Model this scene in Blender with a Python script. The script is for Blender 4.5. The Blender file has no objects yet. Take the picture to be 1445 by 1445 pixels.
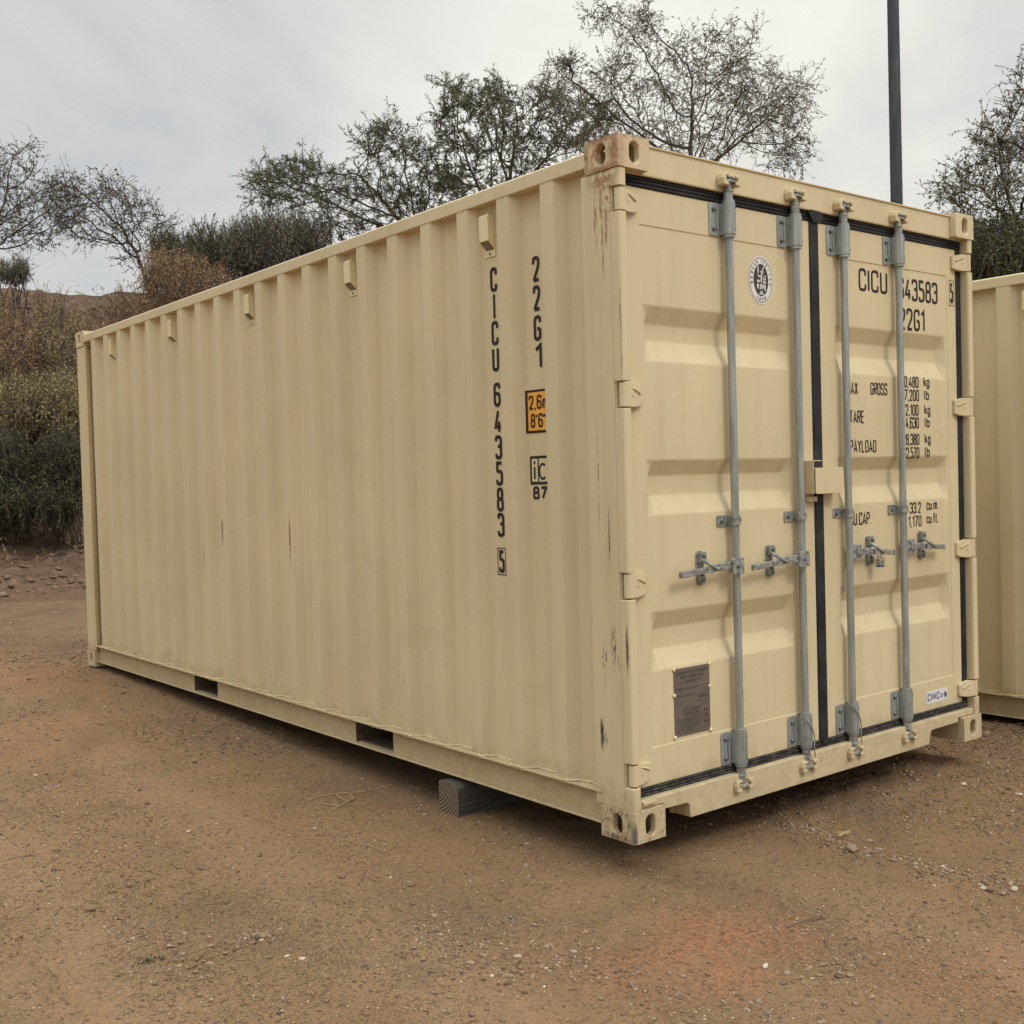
import bpy, bmesh, math, random
import numpy as np
from mathutils import Vector, Matrix, kdtree, noise as mnoise

scene = bpy.context.scene
col = scene.collection
R = math.radians

# ------------------------------------------------------------------ camera
CAM = Vector((-2.87739, -2.93389, 1.34768))
RT = Vector((0.780415, -0.624630, -0.028098))
UP = Vector((0.039255, 0.004097, 0.999221))
FW = Vector((0.624028, 0.780910, -0.027717))
F_PX = 1590.144                                  # focal length in pixels of the 1445 px photograph
cam_d = bpy.data.cameras.new('camera')
cam_d.sensor_width = 36.0
cam_d.lens = 36.0 * F_PX / 1445.0
cam_d.clip_start = 0.05
cam_d.clip_end = 2000
cam = bpy.data.objects.new('camera', cam_d)
col.objects.link(cam)
m4 = Matrix((( RT.x, UP.x, -FW.x, CAM.x), (RT.y, UP.y, -FW.y, CAM.y), (RT.z, UP.z, -FW.z, CAM.z), (0, 0, 0, 1)))
cam.matrix_world = m4
scene.camera = cam

# ------------------------------------------------------------------ light
SUN_EL, SUN_AZ = R(46), R(170)                   # azimuth measured from +y towards +x
world = bpy.data.worlds.new('World')
scene.world = world
world.use_nodes = True
wn = world.node_tree
wn.nodes.clear()
def WN(t, **k):
    n = wn.nodes.new(t)
    for a, b in k.items(): setattr(n, a, b)
    return n
wl = wn.links.new
out = WN('ShaderNodeOutputWorld'); bg = WN('ShaderNodeBackground'); bg.inputs[1].default_value = 0.1
sky = WN('ShaderNodeTexSky', sky_type='NISHITA', sun_disc=False, sun_elevation=SUN_EL, sun_rotation=SUN_AZ)
tc = WN('ShaderNodeTexCoord')
sep = WN('ShaderNodeSeparateXYZ'); wl(tc.outputs['Generated'], sep.inputs[0])
mp = WN('ShaderNodeMapping'); mp.inputs['Scale'].default_value = (1.0, 1.0, 1.9); mp.inputs['Location'].default_value = (3.1, .4, 1.2); wl(tc.outputs['Generated'], mp.inputs[0])
nz = WN('ShaderNodeTexNoise'); nz.inputs['Scale'].default_value = 2.3; nz.inputs['Detail'].default_value = 7; nz.inputs['Roughness'].default_value = 0.56
nz.inputs['Distortion'].default_value = 0.4
wl(mp.outputs[0], nz.inputs['Vector'])
ramp = WN('ShaderNodeValToRGB')
e = ramp.color_ramp.elements
e[0].position = 0.36; e[0].color = (0.530, 0.560, 0.610, 1)
e[1].position = 0.64; e[1].color = (0.810, 0.805, 0.775, 1)
x = e.new(0.50); x.color = (0.690, 0.690, 0.672, 1)
wl(nz.outputs['Fac'], ramp.inputs[0])
# brightness of an overcast sky: the zenith is brighter than the horizon
mr = WN('ShaderNodeMapRange'); mr.inputs[1].default_value = 0.40; mr.inputs[2].default_value = 1.0
mr.inputs[3].default_value = 9.6; mr.inputs[4].default_value = 43.0
wl(sep.outputs['Z'], mr.inputs[0])
vm = WN('ShaderNodeVectorMath', operation='SCALE'); wl(ramp.outputs[0], vm.inputs[0]); wl(mr.outputs[0], vm.inputs['Scale'])
# thinner, brighter cloud where the sun is behind it, low over the trees
dt = WN('ShaderNodeVectorMath', operation='DOT_PRODUCT'); wl(tc.outputs['Generated'], dt.inputs[0])
gd = (FW + RT*((1010-722.5)/F_PX) - UP*((215-722.5)/F_PX)).normalized(); dt.inputs[1].default_value = gd
gl = WN('ShaderNodeMapRange', interpolation_type='SMOOTHSTEP'); gl.inputs[1].default_value = .93; gl.inputs[2].default_value = 1.0; gl.inputs[3].default_value = 0; gl.inputs[4].default_value = 1
wl(dt.outputs['Value'], gl.inputs[0])
gm = WN('ShaderNodeMix', data_type='RGBA', blend_type='ADD'); wl(gl.outputs[0], gm.inputs[0]); wl(vm.outputs[0], gm.inputs[6]); gm.inputs[7].default_value = (2.0, 1.9, 1.40, 1)
mix = WN('ShaderNodeMix', data_type='RGBA'); mix.inputs[0].default_value = 0.93
wl(sky.outputs[0], mix.inputs[6]); wl(gm.outputs[2], mix.inputs[7])
wl(mix.outputs[2], bg.inputs[0]); wl(bg.outputs[0], out.inputs[0])

sun_d = bpy.data.lights.new('sun', 'SUN'); sun_d.energy = 1.15; sun_d.angle = R(16); sun_d.color = (1.0, 0.95, 0.86)
sun = bpy.data.objects.new('sun', sun_d); col.objects.link(sun)
sdir = Vector((math.sin(SUN_AZ) * math.cos(SUN_EL), math.cos(SUN_AZ) * math.cos(SUN_EL), math.sin(SUN_EL)))
sun.rotation_euler = sdir.to_track_quat('Z', 'Y').to_euler()
sun.location = (0, 0, 12)

scene.view_settings.view_transform = 'Standard'
scene.view_settings.look = 'None'
scene.view_settings.gamma = 1.0
scene.view_settings.exposure = 0.0

# ------------------------------------------------------------------ helpers
def at(px, py, t):
    """world point at depth t (m) behind photo pixel px,py: used once to measure where things stand"""
    return CAM + (FW + RT * ((px - 722.5) / F_PX) - UP * ((py - 722.5) / F_PX)) * t

def tag(o, label=None, cat=None, group=None, kind=None):
    if label: o['label'] = label
    if cat: o['category'] = cat
    if group: o['group'] = group
    if kind: o['kind'] = kind
    return o

def empty(name, loc=(0, 0, 0), rz=0, parent=None):
    o = bpy.data.objects.new(name, None); o.empty_display_size = 0.1
    o.location = loc; o.rotation_euler = (0, 0, rz); o.parent = parent
    col.objects.link(o); return o

class MB:
    def __init__(s): s.v = []; s.f = []; s.m = []; s.mat = 0
    def add(s, vs, fs):
        b = len(s.v); s.v += [tuple(p) for p in vs]
        for f in fs: s.f.append(tuple(b + i for i in f)); s.m.append(s.mat)
    def box(s, x0, x1, y0, y1, z0, z1):
        s.add([(x0,y0,z0),(x1,y0,z0),(x1,y1,z0),(x0,y1,z0),(x0,y0,z1),(x1,y0,z1),(x1,y1,z1),(x0,y1,z1)],
              [(3,2,1,0),(4,5,6,7),(0,1,5,4),(1,2,6,5),(2,3,7,6),(3,0,4,7)])
    def prism(s, poly, a0, a1, axis='z'):
        """poly: list of 2-D points; extruded along axis. z:(x,y)  x:(y,z)  y:(x,z)"""
        def P(p, a):
            return {'z': (p[0], p[1], a), 'x': (a, p[0], p[1]), 'y': (p[0], a, p[1])}[axis]
        n = len(poly)
        vs = [P(p, a0) for p in poly] + [P(p, a1) for p in poly]
        fs = [(i, (i+1) % n, n+(i+1) % n, n+i) for i in range(n)]
        fs += [tuple(range(n))[::-1], tuple(range(n, 2*n))]
        s.add(vs, fs)
    def cyl(s, p0, p1, r, n=16, r1=None, cap=True):
        p0 = Vector(p0); p1 = Vector(p1); d = (p1-p0)
        if d.length < 1e-9: return
        d.normalize(); a = d.orthogonal().normalized(); b = d.cross(a)
        r1 = r if r1 is None else r1
        vs = []
        for p, q in ((p0, r), (p1, r1)):
            for i in range(n):
                t = 2*math.pi*i/n; vs.append(p + a*(q*math.cos(t)) + b*(q*math.sin(t)))
        fs = [(i, (i+1) % n, n+(i+1) % n, n+i) for i in range(n)]
        if cap: fs += [tuple(range(n))[::-1], tuple(range(n, 2*n))]
        s.add(vs, fs)
    def tube(s, pts, rad, n=6, cap=True):
        pts = [Vector(p) for p in pts]
        if not hasattr(rad, '__len__'): rad = [rad]*len(pts)
        vs = []; a = None
        for i, p in enumerate(pts):
            d = (pts[min(i+1, len(pts)-1)] - pts[max(i-1, 0)])
            if d.length < 1e-9: d = Vector((0, 0, 1))
            d.normalize()
            if a is None: a = d.orthogonal().normalized()
            a = (a - d*a.dot(d)); a = a.normalized() if a.length > 1e-6 else d.orthogonal().normalized()
            b = d.cross(a)
            for k in range(n):
                t = 2*math.pi*k/n; vs.append(p + a*(rad[i]*math.cos(t)) + b*(rad[i]*math.sin(t)))
        fs = []
        for i in range(len(pts)-1):
            for k in range(n):
                fs.append((i*n+k, i*n+(k+1) % n, (i+1)*n+(k+1) % n, (i+1)*n+k))
        if cap: fs += [tuple(range(n))[::-1], tuple(range((len(pts)-1)*n, len(pts)*n))]
        s.add(vs, fs)
    def build(s, name, mats, parent=None, bevel=0, seg=2, smooth=False, recalc=True):
        me = bpy.data.meshes.new(name)
        me.from_pydata(s.v, [], s.f)
        if not isinstance(mats, (list, tuple)): mats = [mats]
        for m in mats: me.materials.append(m)
        if len(mats) > 1: me.polygons.foreach_set('material_index', s.m)
        if recalc:
            bm = bmesh.new(); bm.from_mesh(me); bmesh.ops.recalc_face_normals(bm, faces=bm.faces); bm.to_mesh(me); bm.free()
        me.update()
        o = bpy.data.objects.new(name, me); col.objects.link(o); o.parent = parent
        if bevel:
            b = o.modifiers.new('bevel', 'BEVEL'); b.width = bevel; b.segments = seg; b.limit_method = 'ANGLE'; b.angle_limit = R(35)
            b.harden_normals = False
        if smooth:
            for p in me.polygons: p.use_smooth = True
            try: me.set_sharp_from_angle(angle=R(40))
            except Exception: pass
        return o

def fast_mesh(name, verts, faces, k, mats, parent=None, midx=None, smooth=False):
    """verts Nx3 array, faces Mxk array"""
    me = bpy.data.meshes.new(name)
    verts = np.asarray(verts, np.float32); faces = np.asarray(faces, np.int32)
    me.vertices.add(len(verts)); me.vertices.foreach_set('co', verts.ravel())
    me.loops.add(faces.size); me.loops.foreach_set('vertex_index', faces.ravel())
    me.polygons.add(len(faces))
    me.polygons.foreach_set('loop_start', np.arange(0, faces.size, k, dtype=np.int32))
    for m in mats: me.materials.append(m)
    if midx is not None: me.polygons.foreach_set('material_index', np.asarray(midx, np.int32))
    if smooth: me.polygons.foreach_set('use_smooth', np.ones(len(faces), bool))
    me.update(calc_edges=True); me.validate()
    o = bpy.data.objects.new(name, me); col.objects.link(o); o.parent = parent
    return o

# numpy value noise
_rs = np.random.RandomState(7); _perm = _rs.rand(256, 256)
def vnoise(x, y):
    x = np.asarray(x, float); y = np.asarray(y, float)
    xi = np.floor(x).astype(int); yi = np.floor(y).astype(int); fx = x-xi; fy = y-yi
    fx = fx*fx*(3-2*fx); fy = fy*fy*(3-2*fy)
    a = _perm[xi & 255, yi & 255]; b = _perm[(xi+1) & 255, yi & 255]
    c = _perm[xi & 255, (yi+1) & 255]; d = _perm[(xi+1) & 255, (yi+1) & 255]
    return (a*(1-fx)+b*fx)*(1-fy) + (c*(1-fx)+d*fx)*fy - .5
def fbm(x, y, o=4, g=.5):
    s = 0; a = 1
    for i in range(o):
        s = s + a*vnoise(x*2**i+17.3*i, y*2**i+5.7*i); a *= g
    return s
def sstep(a, b, x):
    t = np.clip((np.asarray(x, float)-a)/(b-a), 0, 1); return t*t*(3-2*t)

# ------------------------------------------------------------------ materials
class NT:
    def __init__(s, name, rough=.6, metal=0., spec=.5):
        s.m = bpy.data.materials.new(name); s.m.use_nodes = True; s.t = s.m.node_tree
        s.b = s.t.nodes['Principled BSDF']; s.b.inputs['Roughness'].default_value = rough
        s.b.inputs['Metallic'].default_value = metal; s.b.inputs['Specular IOR Level'].default_value = spec
        s.tc = s.t.nodes.new('ShaderNodeTexCoord'); s.obj = s.tc.outputs['Object']
    def n(s, t, **k):
        x = s.t.nodes.new(t)
        for a, b in k.items(): setattr(x, a, b)
        return x
    def L(s, a, b): s.t.links.new(a, b)
    def mapped(s, scale, loc=(0, 0, 0)):
        x = s.n('ShaderNodeMapping'); x.inputs['Scale'].default_value = scale; x.inputs['Location'].default_value = loc
        s.L(s.obj, x.inputs[0]); return x.outputs[0]
    def noise(s, scale, detail=4, rough=.55, vec=None, dist=0):
        x = s.n('ShaderNodeTexNoise'); x.inputs['Scale'].default_value = scale; x.inputs['Detail'].default_value = detail
        x.inputs['Roughness'].default_value = rough; x.inputs['Distortion'].default_value = dist
        s.L(vec or s.obj, x.inputs['Vector']); return x.outputs['Fac']
    def ramp(s, fac, stops):
        x = s.n('ShaderNodeValToRGB'); e = x.color_ramp.elements
        while len(e) < len(stops): e.new(.5)
        for i, (p, c) in enumerate(stops):
            e[i].position = p; e[i].color = tuple(c)+(1,) if hasattr(c, '__len__') else (c, c, c, 1)
        s.L(fac, x.inputs[0]); return x.outputs[0]
    def mix(s, fac, a, b, blend='MIX'):
        x = s.n('ShaderNodeMix', data_type='RGBA', blend_type=blend)
        for v, i in ((fac, 0), (a, 6), (b, 7)):
            if hasattr(v, 'is_output') or isinstance(v, bpy.types.NodeSocket): s.L(v, x.inputs[i])
            elif i == 0: x.inputs[0].default_value = v
            else: x.inputs[i].default_value = tuple(v)+(1,)
        return x.outputs[2]
    def math(s, op, a, b=None, c=None, clamp=False):
        x = s.n('ShaderNodeMath', operation=op); x.use_clamp = clamp
        for i, v in enumerate((a, b, c)):
            if v is None: continue
            if isinstance(v, bpy.types.NodeSocket): s.L(v, x.inputs[i])
            else: x.inputs[i].default_value = v
        return x.outputs[0]
    def blob(s, c, r, warp=None, soft=.35):
        """1 inside an ellipsoid of object space with centre c, radii r"""
        mp = s.n('ShaderNodeVectorMath', operation='SUBTRACT'); s.L(warp or s.obj, mp.inputs[0]); mp.inputs[1].default_value = c
        dv = s.n('ShaderNodeVectorMath', operation='DIVIDE'); s.L(mp.outputs[0], dv.inputs[0]); dv.inputs[1].default_value = r
        ln = s.n('ShaderNodeVectorMath', operation='LENGTH'); s.L(dv.outputs[0], ln.inputs[0])
        mr = s.n('ShaderNodeMapRange'); mr.clamp = True
        mr.inputs[1].default_value = 1.0; mr.inputs[2].default_value = 1.0-soft; mr.inputs[3].default_value = 0; mr.inputs[4].default_value = 1
        s.L(ln.outputs['Value'], mr.inputs[0]); return mr.outputs[0]
    def color(s, c):
        if isinstance(c, bpy.types.NodeSocket): s.L(c, s.b.inputs['Base Color'])
        else: s.b.inputs['Base Color'].default_value = tuple(c)+(1,)
    def bump(s, h, strength=.3, dist=.002):
        x = s.n('ShaderNodeBump'); x.inputs['Strength'].default_value = strength; x.inputs['Distance'].default_value = dist
        s.L(h, x.inputs['Height']); s.L(x.outputs[0], s.b.inputs['Normal'])

BEIGE = (0.605, 0.508, 0.314)
def paint(name, marks=(), rust=(), base=BEIGE, wear=0.0, dirt=.35):
    """beige sheet-metal paint; marks = scratches down to dark primer, rust = brown edges (all fixed on the object)"""
    n = NT(name, rough=.52, spec=.35)
    big = n.noise(1.3, 3)
    streak = n.noise(1.0, 5, .6, vec=n.mapped((14, 14, .7)))
    fine = n.noise(60, 3)
    c = n.mix(n.ramp(big, [(.3, 0), (.7, 1)]), [b*.94 for b in base], [min(1, b*1.04) for b in base])
    c = n.mix(n.math('MULTIPLY', n.ramp(streak, [(.50, 0), (.80, 1)]), dirt), c, (base[0]*.74, base[1]*.70, base[2]*.62))
    c = n.mix(n.math('MULTIPLY', n.ramp(fine, [(.66, 0), (.75, 1)]), .12), c, (.25, .2, .12))
    wv = n.n('ShaderNodeVectorMath', operation='ADD')
    wn2 = n.n('ShaderNodeTexNoise'); wn2.inputs['Scale'].default_value = 40; wn2.inputs['Detail'].default_value = 3; n.L(n.obj, wn2.inputs['Vector'])
    sc = n.n('ShaderNodeVectorMath', operation='SCALE'); n.L(wn2.outputs['Color'], sc.inputs[0]); sc.inputs['Scale'].default_value = .012
    n.L(n.obj, wv.inputs[0]); n.L(sc.outputs[0], wv.inputs[1])
    warp = wv.outputs[0]; off = .006
    spec = n.noise(1.0, 4, .7, vec=n.mapped((110, 110, 22)))
    for (cx, cy, cz), (rx, ry, rz), colr, thr in marks:
        k = n.blob((cx+off, cy+off, cz+off), (rx, ry, rz), warp, .6)
        k = n.math('MULTIPLY', k, n.ramp(spec, [(thr, 0), (min(.99, thr+.08), 1)]))
        c = n.mix(k, c, colr)
    rn = n.noise(38, 5, .65)
    for (cx, cy, cz), (rx, ry, rz), thr in rust:
        k = n.blob((cx+off, cy+off, cz+off), (rx, ry, rz), warp, .8)
        k = n.math('MULTIPLY', k, n.ramp(rn, [(thr, 0), (min(.99, thr+.12), 1)]))
        c = n.mix(n.math('MULTIPLY', k, .85), c, n.mix(n.ramp(n.noise(90, 3), [(.4, 0), (.6, 1)]), (.16, .055, .022), (.33, .17, .07)))
    if wear:
        w = n.noise(22, 6, .7, dist=.6)
        c = n.mix(n.ramp(w, [(.60-wear*.1, 0), (.66-wear*.1, 1)]), c, (.30, .22, .13))
        w2 = n.noise(1, 6, .7, vec=n.mapped((60, 60, 25)))
        c = n.mix(n.math('MULTIPLY', n.ramp(w2, [(.60+wear*.05, 0), (.70, 1)]), .7), c, (.10, .08, .06))
    sp = n.n('ShaderNodeSeparateXYZ'); n.L(n.obj, sp.inputs[0])
    splash = n.ramp(n.math('ADD', sp.outputs[2], n.math('MULTIPLY', n.noise(7, 5, .7), -.35)), [(0, 1), (.01, .7), (.07, 0)])
    c = n.mix(n.math('MULTIPLY', splash, n.math('MULTIPLY', n.ramp(n.noise(26, 4, .7), [(.35, .2), (.7, 1)]), .5)), c, (.30, .21, .125))
    smudge = n.noise(2.3, 5, .72, dist=.8)
    c = n.mix(n.math('MULTIPLY', n.ramp(smudge, [(.56, 0), (.72, 1)]), .22), c, (base[0]*.70, base[1]*.66, base[2]*.58))
    chip = n.noise(1.0, 5, .75, vec=n.mapped((34, 34, 13)), dist=.5)
    c = n.mix(n.math('MULTIPLY', n.ramp(chip, [(.735, 0), (.76, 1)]), .6), c, (.22, .15, .085))
    n.color(c)
    n.L(n.ramp(smudge, [(.4, .46), (.7, .66)]), n.b.inputs['Roughness'])
    h = n.noise(1.0, 3, .5, vec=n.mapped((5, 5, 1.6)))
    n.bump(n.math('ADD', n.math('MULTIPLY', h, 4.5), n.math('MULTIPLY', fine, .10)), .6, .003)
    return n.m

M = {}
DK = (.05, .06, .055); BR = (.20, .12, .06); GY = (.16, .17, .15)
M['paint'] = paint('beige_paint')
M['paint_side'] = paint('beige_paint_side', marks=[
    ((.02, 3.802, 1.13), (.06, .022, .16), (.15, .18, .16), .38), ((.02, 3.785, .92), (.06, .022, .12), BR, .42),
    ((.02, 3.505, 1.12), (.06, .028, .06), (.13, .08, .04), .32), ((.02, 3.51, 1.06), (.06, .034, .06), BR, .42), ((.02, 3.52, .90), (.06, .016, .08), BR, .40),
    ((.01, 2.62, 1.06), (.05, .012, .16), (.22, .10, .05), .40),
    ((.01, 4.35, .52), (.05, .03, .16), (.30, .22, .13), .52), ((.02, 1.52, .38), (.05, .02, .12), (.3, .22, .13), .55),
    ((.01, 2.95, 1.45), (.05, .012, .1), (.3, .22, .13), .5)])
M['paint_post'] = paint('beige_paint_post', marks=[
    ((0, .165, .385), (.06, .014, .075), (.045, .05, .045), .30), ((0, .145, .37), (.06, .008, .03), DK, .45),
    ((0, .012, 1.88), (.03, .0045, .22), (.26, .19, .11), .40), ((0, .02, .72), (.03, .010, .11), (.12, .10, .08), .30),
    ((0, .10, 2.36), (.06, .010, .10), (.25, .16, .09), .42), ((0, .13, 2.30), (.06, .014, .14), (.30, .20, .12), .44),
    ((0, .075, 2.27), (.06, .012, .09), (.26, .16, .10), .42), ((0, .095, 2.20), (.06, .008, .15), (.32, .22, .13), .40),
    ((0, .09, .72), (.06, .018, .10), (.12, .09, .06), .50), ((0, .06, .67), (.06, .03, .04), (.10, .08, .05), .53),
    ((0, .14, .66), (.06, .02, .12), (.14, .11, .08), .50), ((0, .10, 1.13), (.06, .004, .13), (.13, .09, .05), .30),
    ((0, .10, 1.12), (.06, .03, .10), (.2, .15, .09), .60), ((0, .15, 1.30), (.06, .004, .30), (.26, .19, .11), .45)],
    rust=[((0, .09, 2.45), (.08, .10, .07), .38), ((0, .06, 2.38), (.08, .05, .10), .46)], dirt=.5)
M['paint_casting_top'] = paint('beige_paint_rusted_casting', rust=[
    ((0, .02, 2.53), (.06, .040, .10), .34), ((0, .09, 2.478), (.05, .12, .022), .30), ((0, .10, 2.59), (.10, .12, .030), .32), ((0, .12, 2.53), (.05, .06, .06), .42),
    ((0, .17, 2.53), (.05, .02, .08), .42), ((0, .09, 2.53), (.05, .06, .06), .50), ((.06, 0, 2.59), (.08, .03, .02), .46), ((.16, 0, 2.585), (.04, .04, .02), .5)],
    base=(.57, .45, .28), dirt=.6)
M['paint_casting_low'] = paint('beige_paint_scuffed_casting', wear=.25, dirt=.7, marks=[((0, .03, .06), (.05, .03, .06), (.14, .10, .06), .50), ((0, .15, .07), (.03, .04, .06), (.16, .11, .07), .52), ((0, .09, .105), (.03, .12, .016), (.10, .07, .05), .48),
    ((.005, 0, .03), (.014, .03, .07), (.05, .06, .08), .25), ((0, .09, .01), (.03, .12, .02), (.1, .07, .05), .42)])
M['paint_casting'] = paint('beige_paint_casting', dirt=.6, wear=.12)
M['paint_low_shade'] = paint('beige_paint_rail_shade', dirt=.75, base=(.50, .405, .245))  # dirty rail; base darkened to paint in the shade under its ledge
M['paint_dark_shade'] = paint('undercoat_shade', base=(.040, .038, .034))  # dark underside coat, darkened further to put the pocket shade into the colour
n = NT('galvanised_steel', rough=.40, metal=.45, spec=.5)
n.color(n.mix(n.ramp(n.noise(1, 4, .6, vec=n.mapped((60, 60, 6))), [(.35, 0), (.65, 1)]), (.25, .27, .26), (.39, .415, .395)))
n.bump(n.noise(150, 3), .12, .001); M['zinc'] = n.m
n = NT('dull_zinc', rough=.5, metal=.5)
n.color(n.mix(n.ramp(n.noise(48, 5, .7), [(.60, 0), (.68, 1)]), n.mix(n.ramp(n.noise(55, 4), [(.4, 0), (.65, 1)]), (.20, .21, .20), (.42, .43, .40)), (.16, .09, .05))); M['zinc2'] = n.m
n = NT('dark_bolt', rough=.5, metal=.6); n.color(n.mix(n.noise(80, 2), (.08, .085, .085), (.22, .23, .23))); M['bolt'] = n.m
n = NT('hole_black', rough=.9); n.color(n.mix(n.noise(40, 2), (.004, .004, .004), (.012, .011, .01))); M['hole'] = n.m
n = NT('black_rubber', rough=.62, spec=.3)
n.color(n.mix(n.ramp(n.noise(9, 4), [(.4, 0), (.7, 1)]), (.011, .012, .014), (.030, .032, .034))); M['rubber'] = n.m
n = NT('dusty_rubber', rough=.75, spec=.25)
n.color(n.mix(n.ramp(n.noise(1, 5, .7, vec=n.mapped((30, 30, 60))), [(.45, 0), (.7, 1)]), (.022, .022, .022), (.11, .095, .075))); M['rubber_dusty'] = n.m
n = NT('black_lettering', rough=.55, spec=.3)
n.color(n.mix(n.ramp(n.noise(200, 3), [(.55, 0), (.85, 1)]), (.018, .012, .012), (.09, .07, .05))); M['ink'] = n.m
n = NT('sign_orange', rough=.5); n.color(n.mix(n.noise(12, 3), (.72, .33, .035), (.80, .39, .05))); M['orange'] = n.m
n = NT('sticker_white', rough=.5); n.color(n.mix(n.noise(15, 3), (.60, .60, .56), (.72, .71, .66))); M['white'] = n.m
n = NT('emblem_brown_black', rough=.5); n.color(n.mix(n.noise(30, 3), (.030, .020, .020), (.05, .036, .034))); M['emblem'] = n.m
n = NT('logo_blue', rough=.5); n.color(n.mix(n.noise(30, 2), (.04, .035, .20), (.055, .05, .26))); M['blue'] = n.m
n = NT('plate_metal', rough=.55, metal=.3); n.color(n.mix(n.ramp(n.noise(14, 5), [(.35, 0), (.7, 1)]), (.135, .108, .085), (.19, .152, .122))); M['plate'] = n.m
n = NT('plate_ink', rough=.6); n.color(n.mix(n.noise(60, 3), (.045, .033, .03), (.07, .055, .045))); M['plate_ink'] = n.m
n = NT('cream_plastic', rough=.5); n.color(n.mix(n.noise(8, 3), (.66, .58, .33), (.74, .66, .39))); M['cream'] = n.m
n = NT('vent_mesh', rough=.8); n.color(n.mix(n.ramp(n.noise(300, 2), [(.45, 0), (.55, 1)]), (.14, .11, .07), (.30, .25, .16))); M['mesh'] = n.m
n = NT('pole_steel', rough=.6, metal=.3); n.color(n.mix(n.ramp(n.noise(1, 5, vec=n.mapped((20, 20, 3))), [(.4, 0), (.75, 1)]), (.030, .040, .045), (.065, .078, .082))); M['pole'] = n.m
n = NT('blue_label', rough=.5); n.color(n.mix(n.noise(30, 2), (.02, .03, .14), (.03, .04, .2))); M['navy'] = n.m
# end grain and weathered timber
n = NT('weathered_timber', rough=.85, spec=.2)
ring = n.n('ShaderNodeTexWave', wave_type='RINGS', rings_direction='X'); ring.inputs['Scale'].default_value = 21; ring.inputs['Distortion'].default_value = 1.2
ring.inputs['Detail'].default_value = 2; ring.inputs['Detail Scale'].default_value = 2
n.L(n.mapped((0, 1, 1), (0, -1.285, -.035)), ring.inputs['Vector'])
gr = n.noise(1, 6, .6, vec=n.mapped((3, 70, 70)))
cA = n.mix(n.ramp(ring.outputs['Fac'], [(.32, 0), (.6, 1)]), (.075, .058, .042), (.215, .165, .105))
cB = n.mix(n.ramp(gr, [(.35, 0), (.7, 1)]), (.055, .05, .045), (.125, .115, .10))
geo = n.n('ShaderNodeNewGeometry'); sx = n.n('ShaderNodeSeparateXYZ'); n.L(geo.outputs['Normal'], sx.inputs[0])
endf = n.math('GREATER_THAN', n.math('ABSOLUTE', sx.outputs[0]), .6)
n.color(n.mix(endf, cB, cA)); n.bump(n.math('ADD', gr, n.math('MULTIPLY', ring.outputs['Fac'], .8)), .6, .004); M['timber'] = n.m

def leafmat(name, a, b, rough=.7):
    n = NT(name, rough=rough, spec=.2)
    oi = n.n('ShaderNodeNewGeometry')
    c = n.mix(oi.outputs['Random Per Island'], a, b)
    c = n.mix(n.ramp(n.noise(.9, 2), [(.4, 0), (.65, 1)]), c, [v*1.35 for v in b])
    n.color(c); return n.m
M['leaf_green'] = leafmat('leaf_olive_green', (.060, .066, .030), (.105, .108, .055))
M['leaf_dark'] = leafmat('leaf_dark_green', (.048, .056, .026), (.10, .105, .048))
M['leaf_rust'] = leafmat('leaf_rust_brown', (.23, .140, .070), (.33, .215, .115))
M['leaf_grey'] = leafmat('leaf_grey_olive', (.085, .082, .052), (.15, .14, .095))
M['leaf_dry'] = leafmat('leaf_dry_olive', (.19, .160, .080), (.33, .265, .145))
M['leaf_straw'] = leafmat('straw_grass', (.22, .165, .08), (.33, .26, .14))
M['leaf_yellow'] = leafmat('leaf_yellow_olive', (.20, .175, .075), (.33, .28, .13))
n = NT('bark_dark', rough=.9, spec=.15); n.color(n.mix(n.noise(14, 4), (.035, .028, .023), (.085, .068, .054))); M['bark'] = n.m
n = NT('bark_warm', rough=.9, spec=.15); n.color(n.mix(n.noise(14, 4), (.09, .062, .042), (.17, .125, .085))); M['bark_warm'] = n.m

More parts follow.
